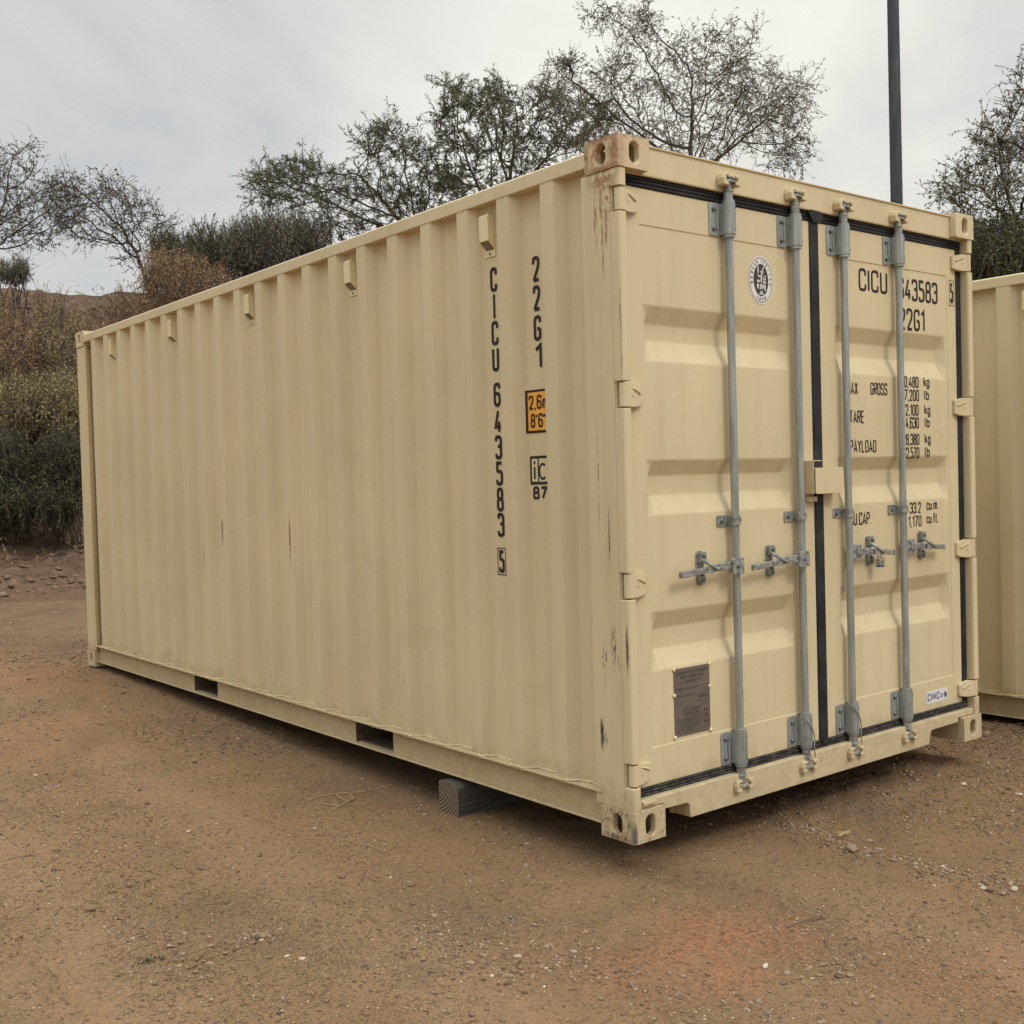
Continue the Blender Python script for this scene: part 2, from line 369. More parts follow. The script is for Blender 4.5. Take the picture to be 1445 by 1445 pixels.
# dirt
def dirt_mat():
    n = NT('dirt', rough=.95, spec=.12)
    big = n.noise(.55, 4); mid = n.noise(3.2, 5, .6, dist=.5); fine = n.noise(70, 5, .75); grit = n.noise(230, 3, .7)
    c = n.mix(n.ramp(big, [(.35, 0), (.65, 1)]), (.270, .168, .088), (.236, .154, .088))
    c = n.mix(n.ramp(mid, [(.42, 0), (.68, 1)]), c, (.300, .190, .100))
    # pale packed wheel tracks running away to the left
    d = n.n('ShaderNodeVectorMath', operation='DOT_PRODUCT'); n.L(n.obj, d.inputs[0]); d.inputs[1].default_value = (1.0, -.05, 0)
    for ctr, w in ((-1.72, .30), (-.86, .20), (-3.4, .25), (.55, .22)):
        k = n.math('ABSOLUTE', n.math('SUBTRACT', n.math('ADD', d.outputs['Value'], n.math('MULTIPLY', mid, .25)), ctr))
        k = n.ramp(n.math('DIVIDE', k, w*2), [(.25, 1), (.62, 0)])
        c = n.mix(n.math('MULTIPLY', k, .42), c, (.355, .232, .134))
    # grey gravelly ground and red clay patches
    pat = n.noise(1.1, 4, .6, dist=.7)
    c = n.mix(n.math('MULTIPLY', n.ramp(pat, [(.52, 0), (.66, 1)]), .55), c, (.180, .126, .074))
    wv = n.n('ShaderNodeVectorMath', operation='ADD'); t = n.n('ShaderNodeTexNoise'); t.inputs['Scale'].default_value = 4; t.inputs['Detail'].default_value = 4
    n.L(n.obj, t.inputs['Vector']); s_ = n.n('ShaderNodeVectorMath', operation='SCALE'); n.L(t.outputs['Color'], s_.inputs[0]); s_.inputs['Scale'].default_value = .55
    n.L(n.obj, wv.inputs[0]); n.L(s_.outputs[0], wv.inputs[1])
    g0_ = n.noise(9, 5, .7, dist=.6)
    for cx, cy, rx, ry, a in ((-.24, -.55, .52, .33, .95), (.15, -1.12, .30, .45, .40), (-.55, 6.3, .8, 1.6, .45), (2.6, -.6, 1.1, .6, .25), (-.8, 3.9, .7, .8, .25)):
        k = n.blob((cx+.27, cy+.27, 0), (rx, ry, 50), wv.outputs[0], .75)
        k = n.math('MULTIPLY', k, n.ramp(g0_, [(.34, .25), (.52, 1)]))
        c = n.mix(n.math('MULTIPLY', k, a), c, n.mix(n.ramp(fine, [(.38, 1), (.55, 0)]), (.37, .185, .092), (.22, .10, .048)))
    # darker reddish wash below the bank
    sy = n.n('ShaderNodeSeparateXYZ'); n.L(n.obj, sy.inputs[0])
    wash = n.ramp(n.math('MULTIPLY', n.math('ADD', sy.outputs[1], n.math('MULTIPLY', mid, 3.0)), .05), [(.40, 0), (.56, 1)])
    c = n.mix(n.math('MULTIPLY', wash, .92), c, n.mix(n.ramp(mid, [(.4, 0), (.6, 1)]), (.135, .085, .052), (.195, .122, .074)))
    rough_ = n.math('ADD', n.math('MULTIPLY', n.ramp(pat, [(.40, 0), (.62, 1)]), .55), .45)
    g1 = n.noise(42, 3, .7, dist=.3); g3 = n.noise(120, 2, .6)  # grain tones below; the dark specks also paint in shade of small pits
    c = n.mix(n.math('MULTIPLY', n.ramp(g1, [(.36, 1), (.45, 0)]), n.math('MULTIPLY', rough_, .75)), c, (.095, .060, .034))
    c = n.mix(n.math('MULTIPLY', n.ramp(fine, [(.36, 1), (.46, 0)]), n.math('MULTIPLY', rough_, .70)), c, (.085, .055, .032))
    c = n.mix(n.math('MULTIPLY', n.ramp(g3, [(.60, 0), (.68, 1)]), n.math('MULTIPLY', rough_, .50)), c, (.47, .345, .235))
    c = n.mix(n.math('MULTIPLY', n.ramp(g3, [(.34, 1), (.41, 0)]), n.math('MULTIPLY', rough_, .60)), c, (.085, .055, .033))
    c = n.mix(n.math('MULTIPLY', n.ramp(grit, [(.66, 0), (.72, 1)]), .6), c, (.55, .43, .31))
    c = n.mix(n.math('MULTIPLY', n.ramp(grit, [(.30, 1), (.38, 0)]), .5), c, (.08, .055, .035))
    n.color(c)
    h = n.math('ADD', n.math('MULTIPLY', fine, 1.0), n.math('MULTIPLY', grit, .45))
    h = n.math('ADD', h, n.math('MULTIPLY', n.noise(16, 5, .65, dist=.4), 1.3))
    n.bump(h, .95, .012)
    return n.m
M['dirt'] = dirt_mat()
def hill_mat():
    n = NT('hillside_soil', rough=.95, spec=.1)
    a = n.noise(.9, 5, .6); b = n.noise(5, 6, .7); c0 = n.noise(22, 4, .7)
    c = n.mix(n.ramp(a, [(.4, 0), (.62, 1)]), (.135, .085, .056), (.200, .135, .092))
    c = n.mix(n.ramp(b, [(.50, 0), (.66, 1)]), c, (.26, .195, .145))
    c = n.mix(n.ramp(c0, [(.34, 1), (.46, 0)]), c, (.045, .030, .02))
    sp = n.n('ShaderNodeSeparateXYZ'); n.L(n.obj, sp.inputs[0])
    top = n.ramp(n.math('ADD', n.math('MULTIPLY', sp.outputs[2], .1), n.math('MULTIPLY', b, .04)), [(.575, 0), (.60, 1)])
    c = n.mix(n.math('MULTIPLY', top, .8), c, (.13, .105, .04))
    low = n.ramp(n.math('MULTIPLY', sp.outputs[2], .1), [(.0, 1), (.09, 0)])
    c = n.mix(n.math('MULTIPLY', low, .7), c, n.mix(n.ramp(b, [(.4, 0), (.6, 1)]), (.130, .078, .048), (.215, .135, .083)))
    foot = n.ramp(n.math('ADD', n.math('MULTIPLY', sp.outputs[2], 1.0), n.math('MULTIPLY', b, .25)), [(.08, 1), (.36, 0)])
    c = n.mix(foot, c, n.mix(n.ramp(c0, [(.4, 0), (.55, 1)]), (.125, .080, .048), (.21, .135, .082)))
    n.color(c); n.bump(n.math('ADD', b, n.math('MULTIPLY', c0, .5)), 1.0, .12); return n.m
M['hill'] = hill_mat()
def stonemat(name, cols):
    n = NT(name, rough=.9, spec=.2); g = n.n('ShaderNodeNewGeometry')
    c = n.ramp(g.outputs['Random Per Island'], [(i/(len(cols)-1), c) for i, c in enumerate(cols)])
    c = n.mix(n.math('MULTIPLY', n.ramp(n.noise(120, 3), [(.4, 0), (.7, 1)]), .4), c, (.11, .08, .055)); n.color(c); return n.m
M['gravel'] = stonemat('gravel_stone', [(.11, .075, .05), (.25, .165, .10), (.31, .21, .135), (.20, .125, .075), (.36, .26, .175), (.10, .068, .045), (.27, .165, .095), (.16, .11, .07), (.50, .40, .30)])
M['stone'] = stonemat('pale_stone', [(.34, .26, .19), (.40, .33, .25), (.27, .19, .13)])
M['chip'] = stonemat('white_chip', [(.62, .55, .45), (.50, .42, .33)])

# ------------------------------------------------------------------ ground
def ground_z(x, y, fine=True):
    x = np.asarray(x, float); y = np.asarray(y, float)
    z = -.132 + .118*sstep(.9, 6.3, y)*(1-sstep(2.2, 3.3, x))
    far = sstep(6, 9, np.hypot(x-1, y-2))
    z = z + .03*fbm(x*.45+3, y*.45, 3)*(1+2*far) * sstep(.25, 1.2, np.maximum(np.maximum(-x, x-2.44), np.maximum(-y, y-6.06)))
    if fine:
        z = z + .006*fbm(x*3.1, y*3.1, 3)
        near = 1-sstep(4, 8, np.hypot(x+1, y))
        z = z + near*.0085*fbm(x*16, y*16, 3)*(0.35+1.3*sstep(-.1, .25, fbm(x*.9+9, y*.9, 2)))
        # tyre tread prints: short ridges across the wheel tracks
        d = x - .05*y; al = y
        m = np.exp(-((d+1.88)/.16)**2)*sstep(.2, .5, al)*(1-sstep(1.5, 2.0, al))
        m = m + .6*np.exp(-((d+1.46)/.17)**2)*sstep(.0, .5, al)*(1-sstep(1.2, 1.8, al)) + .25*np.exp(-((d+.95)/.12)**2)*sstep(-.4, 0, al)*(1-sstep(1.2, 1.8, al))
        lug = np.sin((al-.45*x+.3*np.abs(d+1.88)+.07*fbm(x*5, y*5, 2))*2*np.pi/.062)
        z = z + .0075*m*np.clip(lug*1.5, -1, .6)*(.3+1.3*sstep(-.2, .2, fbm(x*4+5, y*4, 2)))
        z = z - .012*np.exp(-((d+.88)/.15)**2) - .010*np.exp(-((d+1.70)/.3)**2)
        # low ridge of pushed-up gravel running to the right of the door
        xr = x; xr = .85 + .32*(y+.45)**2
        z = z + .014*np.exp(-((x-xr)/.06)**2)*sstep(-2.2, -1.5, y)*(1-sstep(-.1, .1, y))
    return z
def grid_lines(fine_a, fine_b, step, lo, hi):
    c = list(np.arange(fine_a, fine_b+1e-6, step)); s = step; a = fine_a
    left = []
    while a > lo: s *= 1.16; a -= s; left.append(a)
    s = step; b = fine_b; right = []
    while b < hi: s *= 1.16; b += s; right.append(b)
    return np.array(left[::-1]+c+right)
gx = grid_lines(-2.6, 2.6, .017, -600, 600); gy = grid_lines(-1.9, 4.0, .017, -600, 600)
GX, GY_ = np.meshgrid(gx, gy, indexing='ij')
GZ = ground_z(GX, GY_)
nx, ny = GX.shape
idx = np.arange(nx*ny).reshape(nx, ny)
fc = np.stack([idx[:-1, :-1], idx[1:, :-1], idx[1:, 1:], idx[:-1, 1:]], -1).reshape(-1, 4)
gnd = fast_mesh('ground', np.stack([GX.ravel(), GY_.ravel(), GZ.ravel()], 1), fc, 4, [M['dirt']], smooth=True)
tag(gnd, kind='structure')

def hill_z(x, y):
    x = np.asarray(x, float); y = np.asarray(y, float)
    yy = y + .7*fbm(x*.22, y*.1+3, 3) + .012*x*0
    z = -.35 + .35*sstep(10.8, 12.2, yy) + .55*sstep(12.0, 15.2, yy)*1.3 + 4.9*sstep(14.6, 21.6, yy) + .25*sstep(21.5, 30, yy)
    rough = sstep(11, 14, yy)
    z = z + rough*(.45*fbm(x*.8, y*.8+7, 4)*(1-.8*sstep(20.5, 21.5, yy)) + .16*fbm(x*3, y*3, 3)*(1-.6*sstep(20.5, 21.5, yy)))
    return z
hx = np.concatenate([np.arange(-45, -10, 1.2), np.arange(-10, 14, .13), np.arange(14, 95, 1.5)])
hy = np.concatenate([np.arange(10.5, 23.5, .13), np.arange(23.5, 60, 1.5)])
HX, HY = np.meshgrid(hx, hy, indexing='ij'); HZ = hill_z(HX, HY)
nx, ny = HX.shape; idx = np.arange(nx*ny).reshape(nx, ny)
fc = np.stack([idx[:-1, :-1], idx[1:, :-1], idx[1:, 1:], idx[:-1, 1:]], -1).reshape(-1, 4)
hill = fast_mesh('hill', np.stack([HX.ravel(), HY.ravel(), HZ.ravel()], 1), fc, 4, [M['hill']], smooth=True)
tag(hill, kind='structure')

# ------------------------------------------------------------------ shipping container
W, H, LN = 2.438, 2.591, 6.058
DY = .05                                        # plane of the door faces
SL = .047                                       # depth of the side corrugation
PITCH = .278; E0 = .368; E1 = .446; SLW = .038   # outer flat runs from E0 to E1, slopes SLW wide
def side_x(y):
    """how far the left side wall lies behind its outer plane"""
    k = (y-E0) % PITCH; w = E1-E0
    if y < .215 or y > 5.86: return SL
    if k <= w: d = 0
    elif k <= w+SLW: d = (k-w)/SLW
    elif k >= PITCH-SLW: d = (PITCH-k)/SLW
    else: d = 1
    return .006 + SL*d

def dent(y, z, sgn=0):
    k = math.sin(math.pi*min(1, max(0, (z-.155)/2.365)))
    return k*.0045*float(fbm(y*1.3+4*sgn, z*1.6, 2)) + .006*k*math.exp(-((y-3.65)/.25)**2-((z-1.05)/.22)**2)

def fillet(pts, r, closed=False, n=4):
    if r <= 0: return list(pts)
    out = []; N = len(pts)
    for i, p in enumerate(pts):
        if not closed and i in (0, N-1): out.append(p); continue
        a = Vector(pts[i-1]); b = Vector(p); c = Vector(pts[(i+1) % N])
        u = (a-b); v = (c-b); rr = min(r, u.length*.48, v.length*.48)
        if rr < 1e-4: out.append(p); continue
        p0 = b+u.normalized()*rr; p1 = b+v.normalized()*rr
        for k in range(n+1):
            t = k/n; q = p0*(1-t)**2 + b*2*t*(1-t) + p1*t*t; out.append((q.x, q.y))
    return out
w_ = .40
GL = {  # condensed stencil-like capitals: (advance width, [(points, closed, corner radius)])
 'C': (w_, [([(w_,.72),(w_,1),(0,1),(0,0),(w_,0),(w_,.28)],0,.2)]), 'I': (0, [([(0,0),(0,1)],0,0)]),
 'U': (w_, [([(0,1),(0,0),(w_,0),(w_,1)],0,.2)]), '6': (w_, [([(w_,.78),(w_,1),(0,1),(0,0),(w_,0),(w_,.56),(.02,.56)],0,.2)]),
 '4': (w_, [([(w_*.62,1),(0,.24),(w_*1.08,.24)],0,0), ([(w_*.76,.5),(w_*.76,0)],0,0)]),
 '3': (w_, [([(0,.8),(0,1),(w_,1),(w_,.55),(w_*.35,.55)],0,.17), ([(w_*.5,.55),(w_,.55),(w_,0),(0,0),(0,.2)],0,.2)]),
 '5': (w_, [([(w_,1),(.03,1),(.03,.56)],0,0), ([(.03,.60),(w_,.60),(w_,0),(0,0),(0,.2)],0,.18)]),
 '8': (w_, [([(0,0),(w_,0),(w_,.53),(0,.53)],1,.2), ([(.02,.53),(w_-.02,.53),(w_-.02,1),(.02,1)],1,.18)]),
 '2': (w_, [([(0,.74),(0,1),(w_,1),(w_,.62),(.02,.0)],0,.19), ([(0,0),(w_,0)],0,0)]),
 'G': (w_, [([(w_,.75),(w_,1),(0,1),(0,0),(w_,0),(w_,.46)],0,.2), ([(w_*1.0,.46),(w_*.5,.46)],0,0)]),
 '1': (.22, [([(0,.80),(.2,1),(.2,0)],0,0)]), '0': (w_, [([(0,0),(w_,0),(w_,1),(0,1)],1,.2)]), 'O': (w_, [([(0,0),(w_,0),(w_,1),(0,1)],1,.2)]),
 '7': (w_, [([(0,1),(w_,1),(w_*.25,0)],0,0)]), 'M': (w_*1.3, [([(0,0),(0,1),(w_*.65,.2),(w_*1.3,1),(w_*1.3,0)],0,0)]),
 'A': (w_*1.1, [([(0,0),(w_*.55,1),(w_*1.1,0)],0,0), ([(w_*.18,.28),(w_*.92,.28)],0,0)]),
 'X': (w_, [([(0,0),(w_,1)],0,0), ([(0,1),(w_,0)],0,0)]), 'R': (w_, [([(0,0),(0,1),(w_,1),(w_,.5),(0,.5)],0,.12), ([(w_*.5,.5),(w_,0)],0,0)]),
 'S': (w_, [([(w_,.78),(w_,1),(0,1),(0,.55),(w_,.50),(w_,0),(0,0),(0,.22)],0,.19)]), 'T': (w_, [([(0,1),(w_,1)],0,0), ([(w_/2,1),(w_/2,0)],0,0)]),
 'E': (w_*.9, [([(w_*.9,1),(0,1),(0,0),(w_*.9,0)],0,0), ([(0,.52),(w_*.8,.52)],0,0)]), 'P': (w_, [([(0,0),(0,1),(w_,1),(w_,.48),(0,.48)],0,.12)]),
 'Y': (w_, [([(0,1),(w_/2,.5),(w_,1)],0,0), ([(w_/2,.5),(w_/2,0)],0,0)]), 'L': (w_*.85, [([(0,1),(0,0),(w_*.85,0)],0,0)]),
 'D': (w_, [([(0,0),(w_,0),(w_,1),(0,1)],1,.14)]), 'V': (w_, [([(0,1),(w_/2,0),(w_,1)],0,0)]), 'B': (w_, [([(0,0),(w_,0),(w_,.53),(0,.53)],1,.1), ([(0,.53),(w_,.53),(w_,1),(0,1)],1,.1)]),
 'k': (.3, [([(0,0),(0,1)],0,0), ([(.3,.66),(0,.3)],0,0), ([(.12,.42),(.32,0)],0,0)]), 'g': (.3, [([(0,0),(.3,0),(.3,.66),(0,.66)],1,.12), ([(.3,.5),(.3,-.27),(0,-.27),(0,-.12)],0,.12)]),
 'l': (.02, [([(0,0),(0,1)],0,0)]), 'b': (.3, [([(0,1),(0,0)],0,0), ([(0,0),(.3,0),(.3,.66),(0,.66)],1,.12)]),
 'c': (.3, [([(.3,.48),(.3,.66),(0,.66),(0,0),(.3,0),(.3,.18)],0,.14)]), 'u': (.3, [([(0,.66),(0,0),(.3,0),(.3,.66)],0,.12)]),
 'm': (.5, [([(0,0),(0,.66),(.25,.66),(.25,0)],0,.1), ([(.25,.4),(.25,.66),(.5,.66),(.5,0)],0,.1)]),
 'f': (.2, [([(.24,1),(.07,1),(.07,0)],0,.1), ([(-.04,.66),(.22,.66)],0,0)]), 't': (.2, [([(.07,.95),(.07,0),(.22,0)],0,.1), ([(-.04,.66),(.2,.66)],0,0)]),
 '.': (.04, [([(.0,0),(.0,.07)],0,0)]), ',': (.04, [([(.02,.06),(-.02,-.12)],0,0)]), ' ': (.2, []), 'i': (.02, [([(0,0),(0,.66)],0,0), ([(0,.82),(0,.93)],0,0)]),
 "'": (.05, [([(0,1),(0,.75)],0,0)]), '"': (.16, [([(0,1),(0,.75)],0,0), ([(.14,1),(.14,.75)],0,0)]),
 'N': (w_, [([(0,0),(0,1),(w_,0),(w_,1)],0,0)]), 'F': (w_*.9, [([(w_*.9,1),(0,1),(0,0)],0,0), ([(0,.52),(w_*.8,.52)],0,0)]),
}
def ribbon(mb, pts, hw, mapf, closed, lift, maxseg=None):
    P = [Vector(p) for p in pts]
    if maxseg:
        Q = []
        L_ = P+[P[0]] if closed else P
        for a, b in zip(L_[:-1], L_[1:]):
            k = max(1, int((b-a).length/maxseg))
            Q += [a.lerp(b, i/k) for i in range(k)]
        if not closed: Q.append(P[-1])
        P = Q
    N = len(P); vs = []
    for i in range(N):
        a = P[i-1] if (closed or i > 0) else None; c = P[(i+1) % N] if (closed or i < N-1) else None
        t0 = (P[i]-a).normalized() if a is not None and (P[i]-a).length > 1e-9 else None
        t1 = (c-P[i]).normalized() if c is not None and (c-P[i]).length > 1e-9 else None
        if t0 is None: t0 = t1
        if t1 is None: t1 = t0
        n0 = Vector((-t0.y, t0.x)); n1 = Vector((-t1.y, t1.x)); nn = n0+n1
        nn = nn.normalized() if nn.length > 1e-6 else n0
        sc = hw/max(.45, nn.dot(n0))
        vs.append(mapf(P[i].x+nn.x*sc, P[i].y+nn.y*sc, lift)); vs.append(mapf(P[i].x-nn.x*sc, P[i].y-nn.y*sc, lift))
    fs = [(2*i, 2*i+1, 2*i+3, 2*i+2) for i in range(N-1)]
    if closed: fs.append((2*N-2, 2*N-1, 1, 0))
    mb.add(vs, fs)
def text(mb, s, h, mapf, s0, t0, hw=None, gap=.2, xs=1.0, lift=.001, slant=0, fit=None):
    """stroke text, lower-left corner at (s0,t0), cap height h; fit = total width"""
    hw = hw if hw is not None else h*.068
    hh = h-2*hw; tot = sum(GL[c][0] for c in s)*hh*xs + gap*h*xs*(len(s)-1) + 2*hw
    if fit: xs = xs*(fit-2*hw)/(tot-2*hw)
    x = s0+hw
    for c in s:
        adv, strokes = GL[c]
        for k, (pts, closed, r) in enumerate(strokes):
            q = [(px*xs, py) for px, py in pts]
            q = fillet(q, r, closed)
            q = [(x+a*hh+slant*b*hh, t0+hw+b*hh) for a, b in q]
            ribbon(mb, q, hw, mapf, closed, lift+.0002*k)
        x += (adv*hh + gap*h)*xs
    return x
def fonttext(s, size, mapf, s0, t0, lift=.001, xs=1.0, bold=0, center=False, slant=0):
    cu = bpy.data.curves.new('t', 'FONT'); cu.body = s; cu.size = size; cu.offset = bold; cu.resolution_u = 3
    ob = bpy.data.objects.new('t', cu); col.objects.link(ob)
    dg = bpy.context.evaluated_depsgraph_get(); dg.update()
    me = bpy.data.meshes.new_from_object(ob.evaluated_get(dg))
    vs = [v.co.copy() for v in me.vertices]; fs = [tuple(p.vertices) for p in me.polygons]
    bpy.data.objects.remove(ob); bpy.data.curves.remove(cu); bpy.data.meshes.remove(me)
    if not vs: return [], []
    cx = (max(v.x for v in vs)+min(v.x for v in vs))/2 if center else 0
    return [mapf(s0+(v.x-cx)*xs+slant*v.y, t0+v.y, lift) for v in vs], fs
def rrect(x0, x1, y0, y1, r, n=5): return fillet([(x0,y0),(x1,y0),(x1,y1),(x0,y1)], r*1.0, True, n)
def oval(cx, cy, rx, ry, n=40): return [(cx+rx*math.cos(2*math.pi*i/n), cy+ry*math.sin(2*math.pi*i/n)) for i in range(n)]
def flat(mb, poly, mapf, lift): mb.add([mapf(a, b, lift) for a, b in poly], [tuple(range(len(poly)))])
def doormap(x, z, l): return (x, DY+.003-l, z)
def framemap(x, z, l): return (x, DY-l, z)
def D6(x, z, y=DY+.003):
    k = (y+2.93389)/(2.99389); return (-2.87739+(x+2.87739)*k, 1.34768+(z-1.34768)*k)

def slab_hole(mb, axis, a, u0, u1, v0, v1, hole, inward, depth=.026, n=28):
    """rectangular face with a stadium hole and a tunnel behind it"""
    cu_, cv, ru, rv = hole
    def P(u, v, d):
        q = a+inward*d
        return {'x': (q, u, v), 'y': (u, q, v), 'z': (u, v, q)}[axis]
    inner = []; outer = []
    for i in range(n):
        t = 2*math.pi*(i+.5)/n; c, s = math.cos(t), math.sin(t)
        r = min(ru, rv); eu = max(0, ru-r); ev = max(0, rv-r)
        inner.append((cu_+c*r+(eu if c > 0 else -eu), cv+s*r+(ev if s > 0 else -ev)))
        k = min((u1-cu_)/c if c > 0 else (u0-cu_)/c if c < 0 else 1e9, (v1-cv)/s if s > 0 else (v0-cv)/s if s < 0 else 1e9)
        outer.append([cu_+c*k, cv+s*k])
    for (uu, vv) in ((u0, v0), (u1, v0), (u1, v1), (u0, v1)):      # snap the nearest point to each corner
        j = min(range(n), key=lambda i: (outer[i][0]-uu)**2+(outer[i][1]-vv)**2); outer[j] = [uu, vv]
    vs = [P(u, v, 0) for u, v in outer]+[P(u, v, 0) for u, v in inner]+[P(u, v, depth) for u, v in inner]
    fs = [(i, (i+1) % n, n+(i+1) % n, n+i) for i in range(n)]+[(n+i, n+(i+1) % n, 2*n+(i+1) % n, 2*n+i) for i in range(n)]
    mb.add(vs, fs)
def casting(x0, x1, y0, y1, z0, z1, sx, sy, sz, mat, parent):
    """sx: -1 outer face at x0, +1 at x1; sy, sz likewise"""
    mb = MB(); ox, ix = (x0, x1) if sx < 0 else (x1, x0); oy, iy = (y0, y1) if sy < 0 else (y1, y0); oz, iz = (z0, z1) if sz < 0 else (z1, z0)
    cy = (y0+y1)/2; cx = (x0+x1)/2; cz = (z0+z1)/2
    slab_hole(mb, 'x', ox, y0, y1, z0, z1, (cy+.004, cz, .0245, .039), -sx)
    slab_hole(mb, 'y', oy, x0, x1, z0, z1, (cx+.004, cz, .0245, .039), -sy)
    slab_hole(mb, 'z', oz, x0, x1, y0, y1, (cx, cy, .030, .055), -sz)
    mb.add([(ix,y0,z0),(ix,y1,z0),(ix,y1,z1),(ix,y0,z1)], [(0,1,2,3)])
    mb.add([(x0,iy,z0),(x1,iy,z0),(x1,iy,z1),(x0,iy,z1)], [(0,1,2,3)])
    mb.add([(x0,y0,iz),(x1,y0,iz),(x1,y1,iz),(x0,y1,iz)], [(0,1,2,3)])
    me_o = mb.build('corner_casting', mat, parent, bevel=.007, seg=3)
    bm = bmesh.new(); bm.from_mesh(me_o.data); bmesh.ops.remove_doubles(bm, verts=bm.verts, dist=.0004)
    bmesh.ops.recalc_face_normals(bm, faces=bm.faces); bm.to_mesh(me_o.data); bm.free()
    return me_o

box_root = empty('shipping_container')
tag(box_root, 'beige shipping container with black code letters on its side and closed double doors', 'shipping container', 'beige shipping containers')
C = box_root
CZ = .118
CY = .178; CX = .162
for (xa, xb, sx) in ((0, CX, -1), (W-CX, W, 1)):
    for (ya, yb, sy) in ((0, CY, -1), (LN-CY, LN, 1)):
        for (za, zb, sz) in ((0, CZ, -1), (H-CZ, H, 1)):
            m = M['paint_casting']
            if sx < 0 and sy < 0: m = M['paint_casting_low'] if sz < 0 else M['paint_casting_top']
            o = casting(xa, xb, ya, yb, za, zb, sx, sy, sz, m, C)
            if sx < 0 and sy < 0: o['label'] = 'scuffed lower corner casting with black scrapes' if sz < 0 else 'rust streaked upper corner casting'

HZ4 = [(.208, .290), (.903, .995), (1.604, 1.696), (2.317, 2.402)]       # hinge heights
LIP = .046
# corner posts
for sgn in (0, 1):
    mb = MB()
    fx = (lambda v: v) if sgn == 0 else (lambda v: W-v)
    cuts = [(CZ+.001, HZ4[0][0]-.004)]+[(HZ4[i][1]+.004, HZ4[i+1][0]-.004) for i in range(3)]+[(HZ4[3][1]+.004, H-CZ-.001)]
    prof = fillet([(.004, .052), (.004, .004), (LIP, .004), (LIP, .052)], .014, False, 5)
    for a, b in cuts: mb.prism([(fx(p[0]), p[1]) for p in prof], a, b)
    mb.prism([(fx(p[0]), p[1]) for p in [(.004, .0525), (.085, .0525), (.085, .13), (.012, .212), (.004, .205)]], CZ+.001, H-CZ-.001)
    o = mb.build('corner_post', M['paint_post'] if sgn == 0 else M['paint'], C, bevel=.0025)
    mb = MB()
    mb.prism([(fx(p[0]), p[1]) for p in [(.004, LN-.20), (.12, LN-.14), (.12, LN-.004), (.004, LN-.004)]], CZ+.001, H-CZ-.001)
    mb.build('corner_post', M['paint'], C, bevel=.012, seg=3)

# corrugated side walls
def side_panel(sgn):
    ys = [.206, .215]
    k = 0
    y = .2151
    pts = [(.206, .030), (.215, .030)]
    bps = []
    kk = -1
    while True:
        b = E0+kk*PITCH
        for yy, d in ((b-SLW, 1), (b, 0), (b+E1-E0, 0), (b+E1-E0+SLW, 1)): bps.append((yy, d))
        kk += 1
        if b > LN: break
    pts = [(.206, .006+SL)]+[(yy, .006+SL*d) for yy, d in bps if .22 < yy < LN-.215]+[(LN-.19, .006+SL)]
    zs = np.linspace(.155, 2.52, 33)
    vs = []; fs = []
    for yy, xx in pts:
        for zz in zs:
            dd = dent(yy, zz, sgn)
            vs.append((xx+dd if sgn == 0 else W-xx-dd, yy, zz))
    n_ = len(zs)
    for i in range(len(pts)-1):
        for j in range(n_-1): fs.append((i*n_+j, i*n_+j+1, (i+1)*n_+j+1, (i+1)*n_+j))
    mb = MB(); mb.add(vs, fs)
    o = mb.build('side_panel', M['paint_side'], C)
    b = o.modifiers.new('bevel', 'BEVEL'); b.width = .003; b.segments = 2; b.limit_method = 'ANGLE'; b.angle_limit = R(15)
    for p in o.data.polygons: p.use_smooth = True
    try: o.data.set_sharp_from_angle(angle=R(60))
    except Exception: pass
    return o
side_panel(0); side_panel(1)
# top and bottom side rails
for sgn in (0, 1):
    fx = (lambda v: v) if sgn == 0 else (lambda v: W-v)
    mb = MB()
    prof = [(.003, 2.502), (.003, 2.556), (.012, 2.562), (.060, 2.562), (.060, 2.502)]
    mb.prism([(fx(a), b) for a, b in prof], CY+.001, LN-CY-.001, 'y')
    mb.build('top_rail', M['paint'], C, bevel=.003)
    mb = MB()
    pk = [(1.680, 2.032), (3.702, 4.062)]                          # fork pockets
    segs = [(CY+.001, pk[0][0]), (pk[0][1], pk[1][0]), (pk[1][1], LN-CY-.001)]
    y0, y1 = CY+.001, LN-CY-.001
    def bx(a, b, c, d, e_, f):
        xa, xb = sorted((fx(a), fx(b))); mb.box(xa, xb, c, d, e_, f)
    bx(.000, .056, y0, y1, .160, .166)                             # upper flange under the wall
    for a, b in segs: bx(.034, .039, a, b, .0442, .1598)             # web
    bx(.012, .070, y0, y1, .038, .0440)                             # lower flange
    mb.build('bottom_rail', M['paint_low_shade'], C, bevel=.0015)
    for a, b in pk:                                                # pocket tunnels, colour darkened to paint in the shade inside
        mb = MB()
        bx(.0395, 1.2, a-.004, a, .0455, .159); bx(.0395, 1.2, b, b+.004, .0455, .159)
        bx(.071, 1.2, a, b, .046, .0495)
        mb.build('fork_pocket', M['paint_dark_shade'], C)
# uneven sealant bead where the wall meets the bottom rail
random.seed(3)
mb = MB(); pts = []; y = .22
while y < 5.83:
    pts.append((side_x(y)-.002-random.uniform(0, .003), y, .1685+max(0, random.gauss(.001, .0015)))); y += .012
mb.tube(pts, [.0022+.0012*random.random() for _ in pts], 5)
mb.tube([(.030, .93, .170), (.024, .925, .185), (.020, .932, .196), (.016, .925, .205)], [.004, .004, .003, .002], 5)
mb.tube([(.02, .90, .170), (.012, .905, .176), (.010, .93, .172), (.014, .945, .176)], .003, 5)
mb.build('sealant_bead', M['cream'], C)
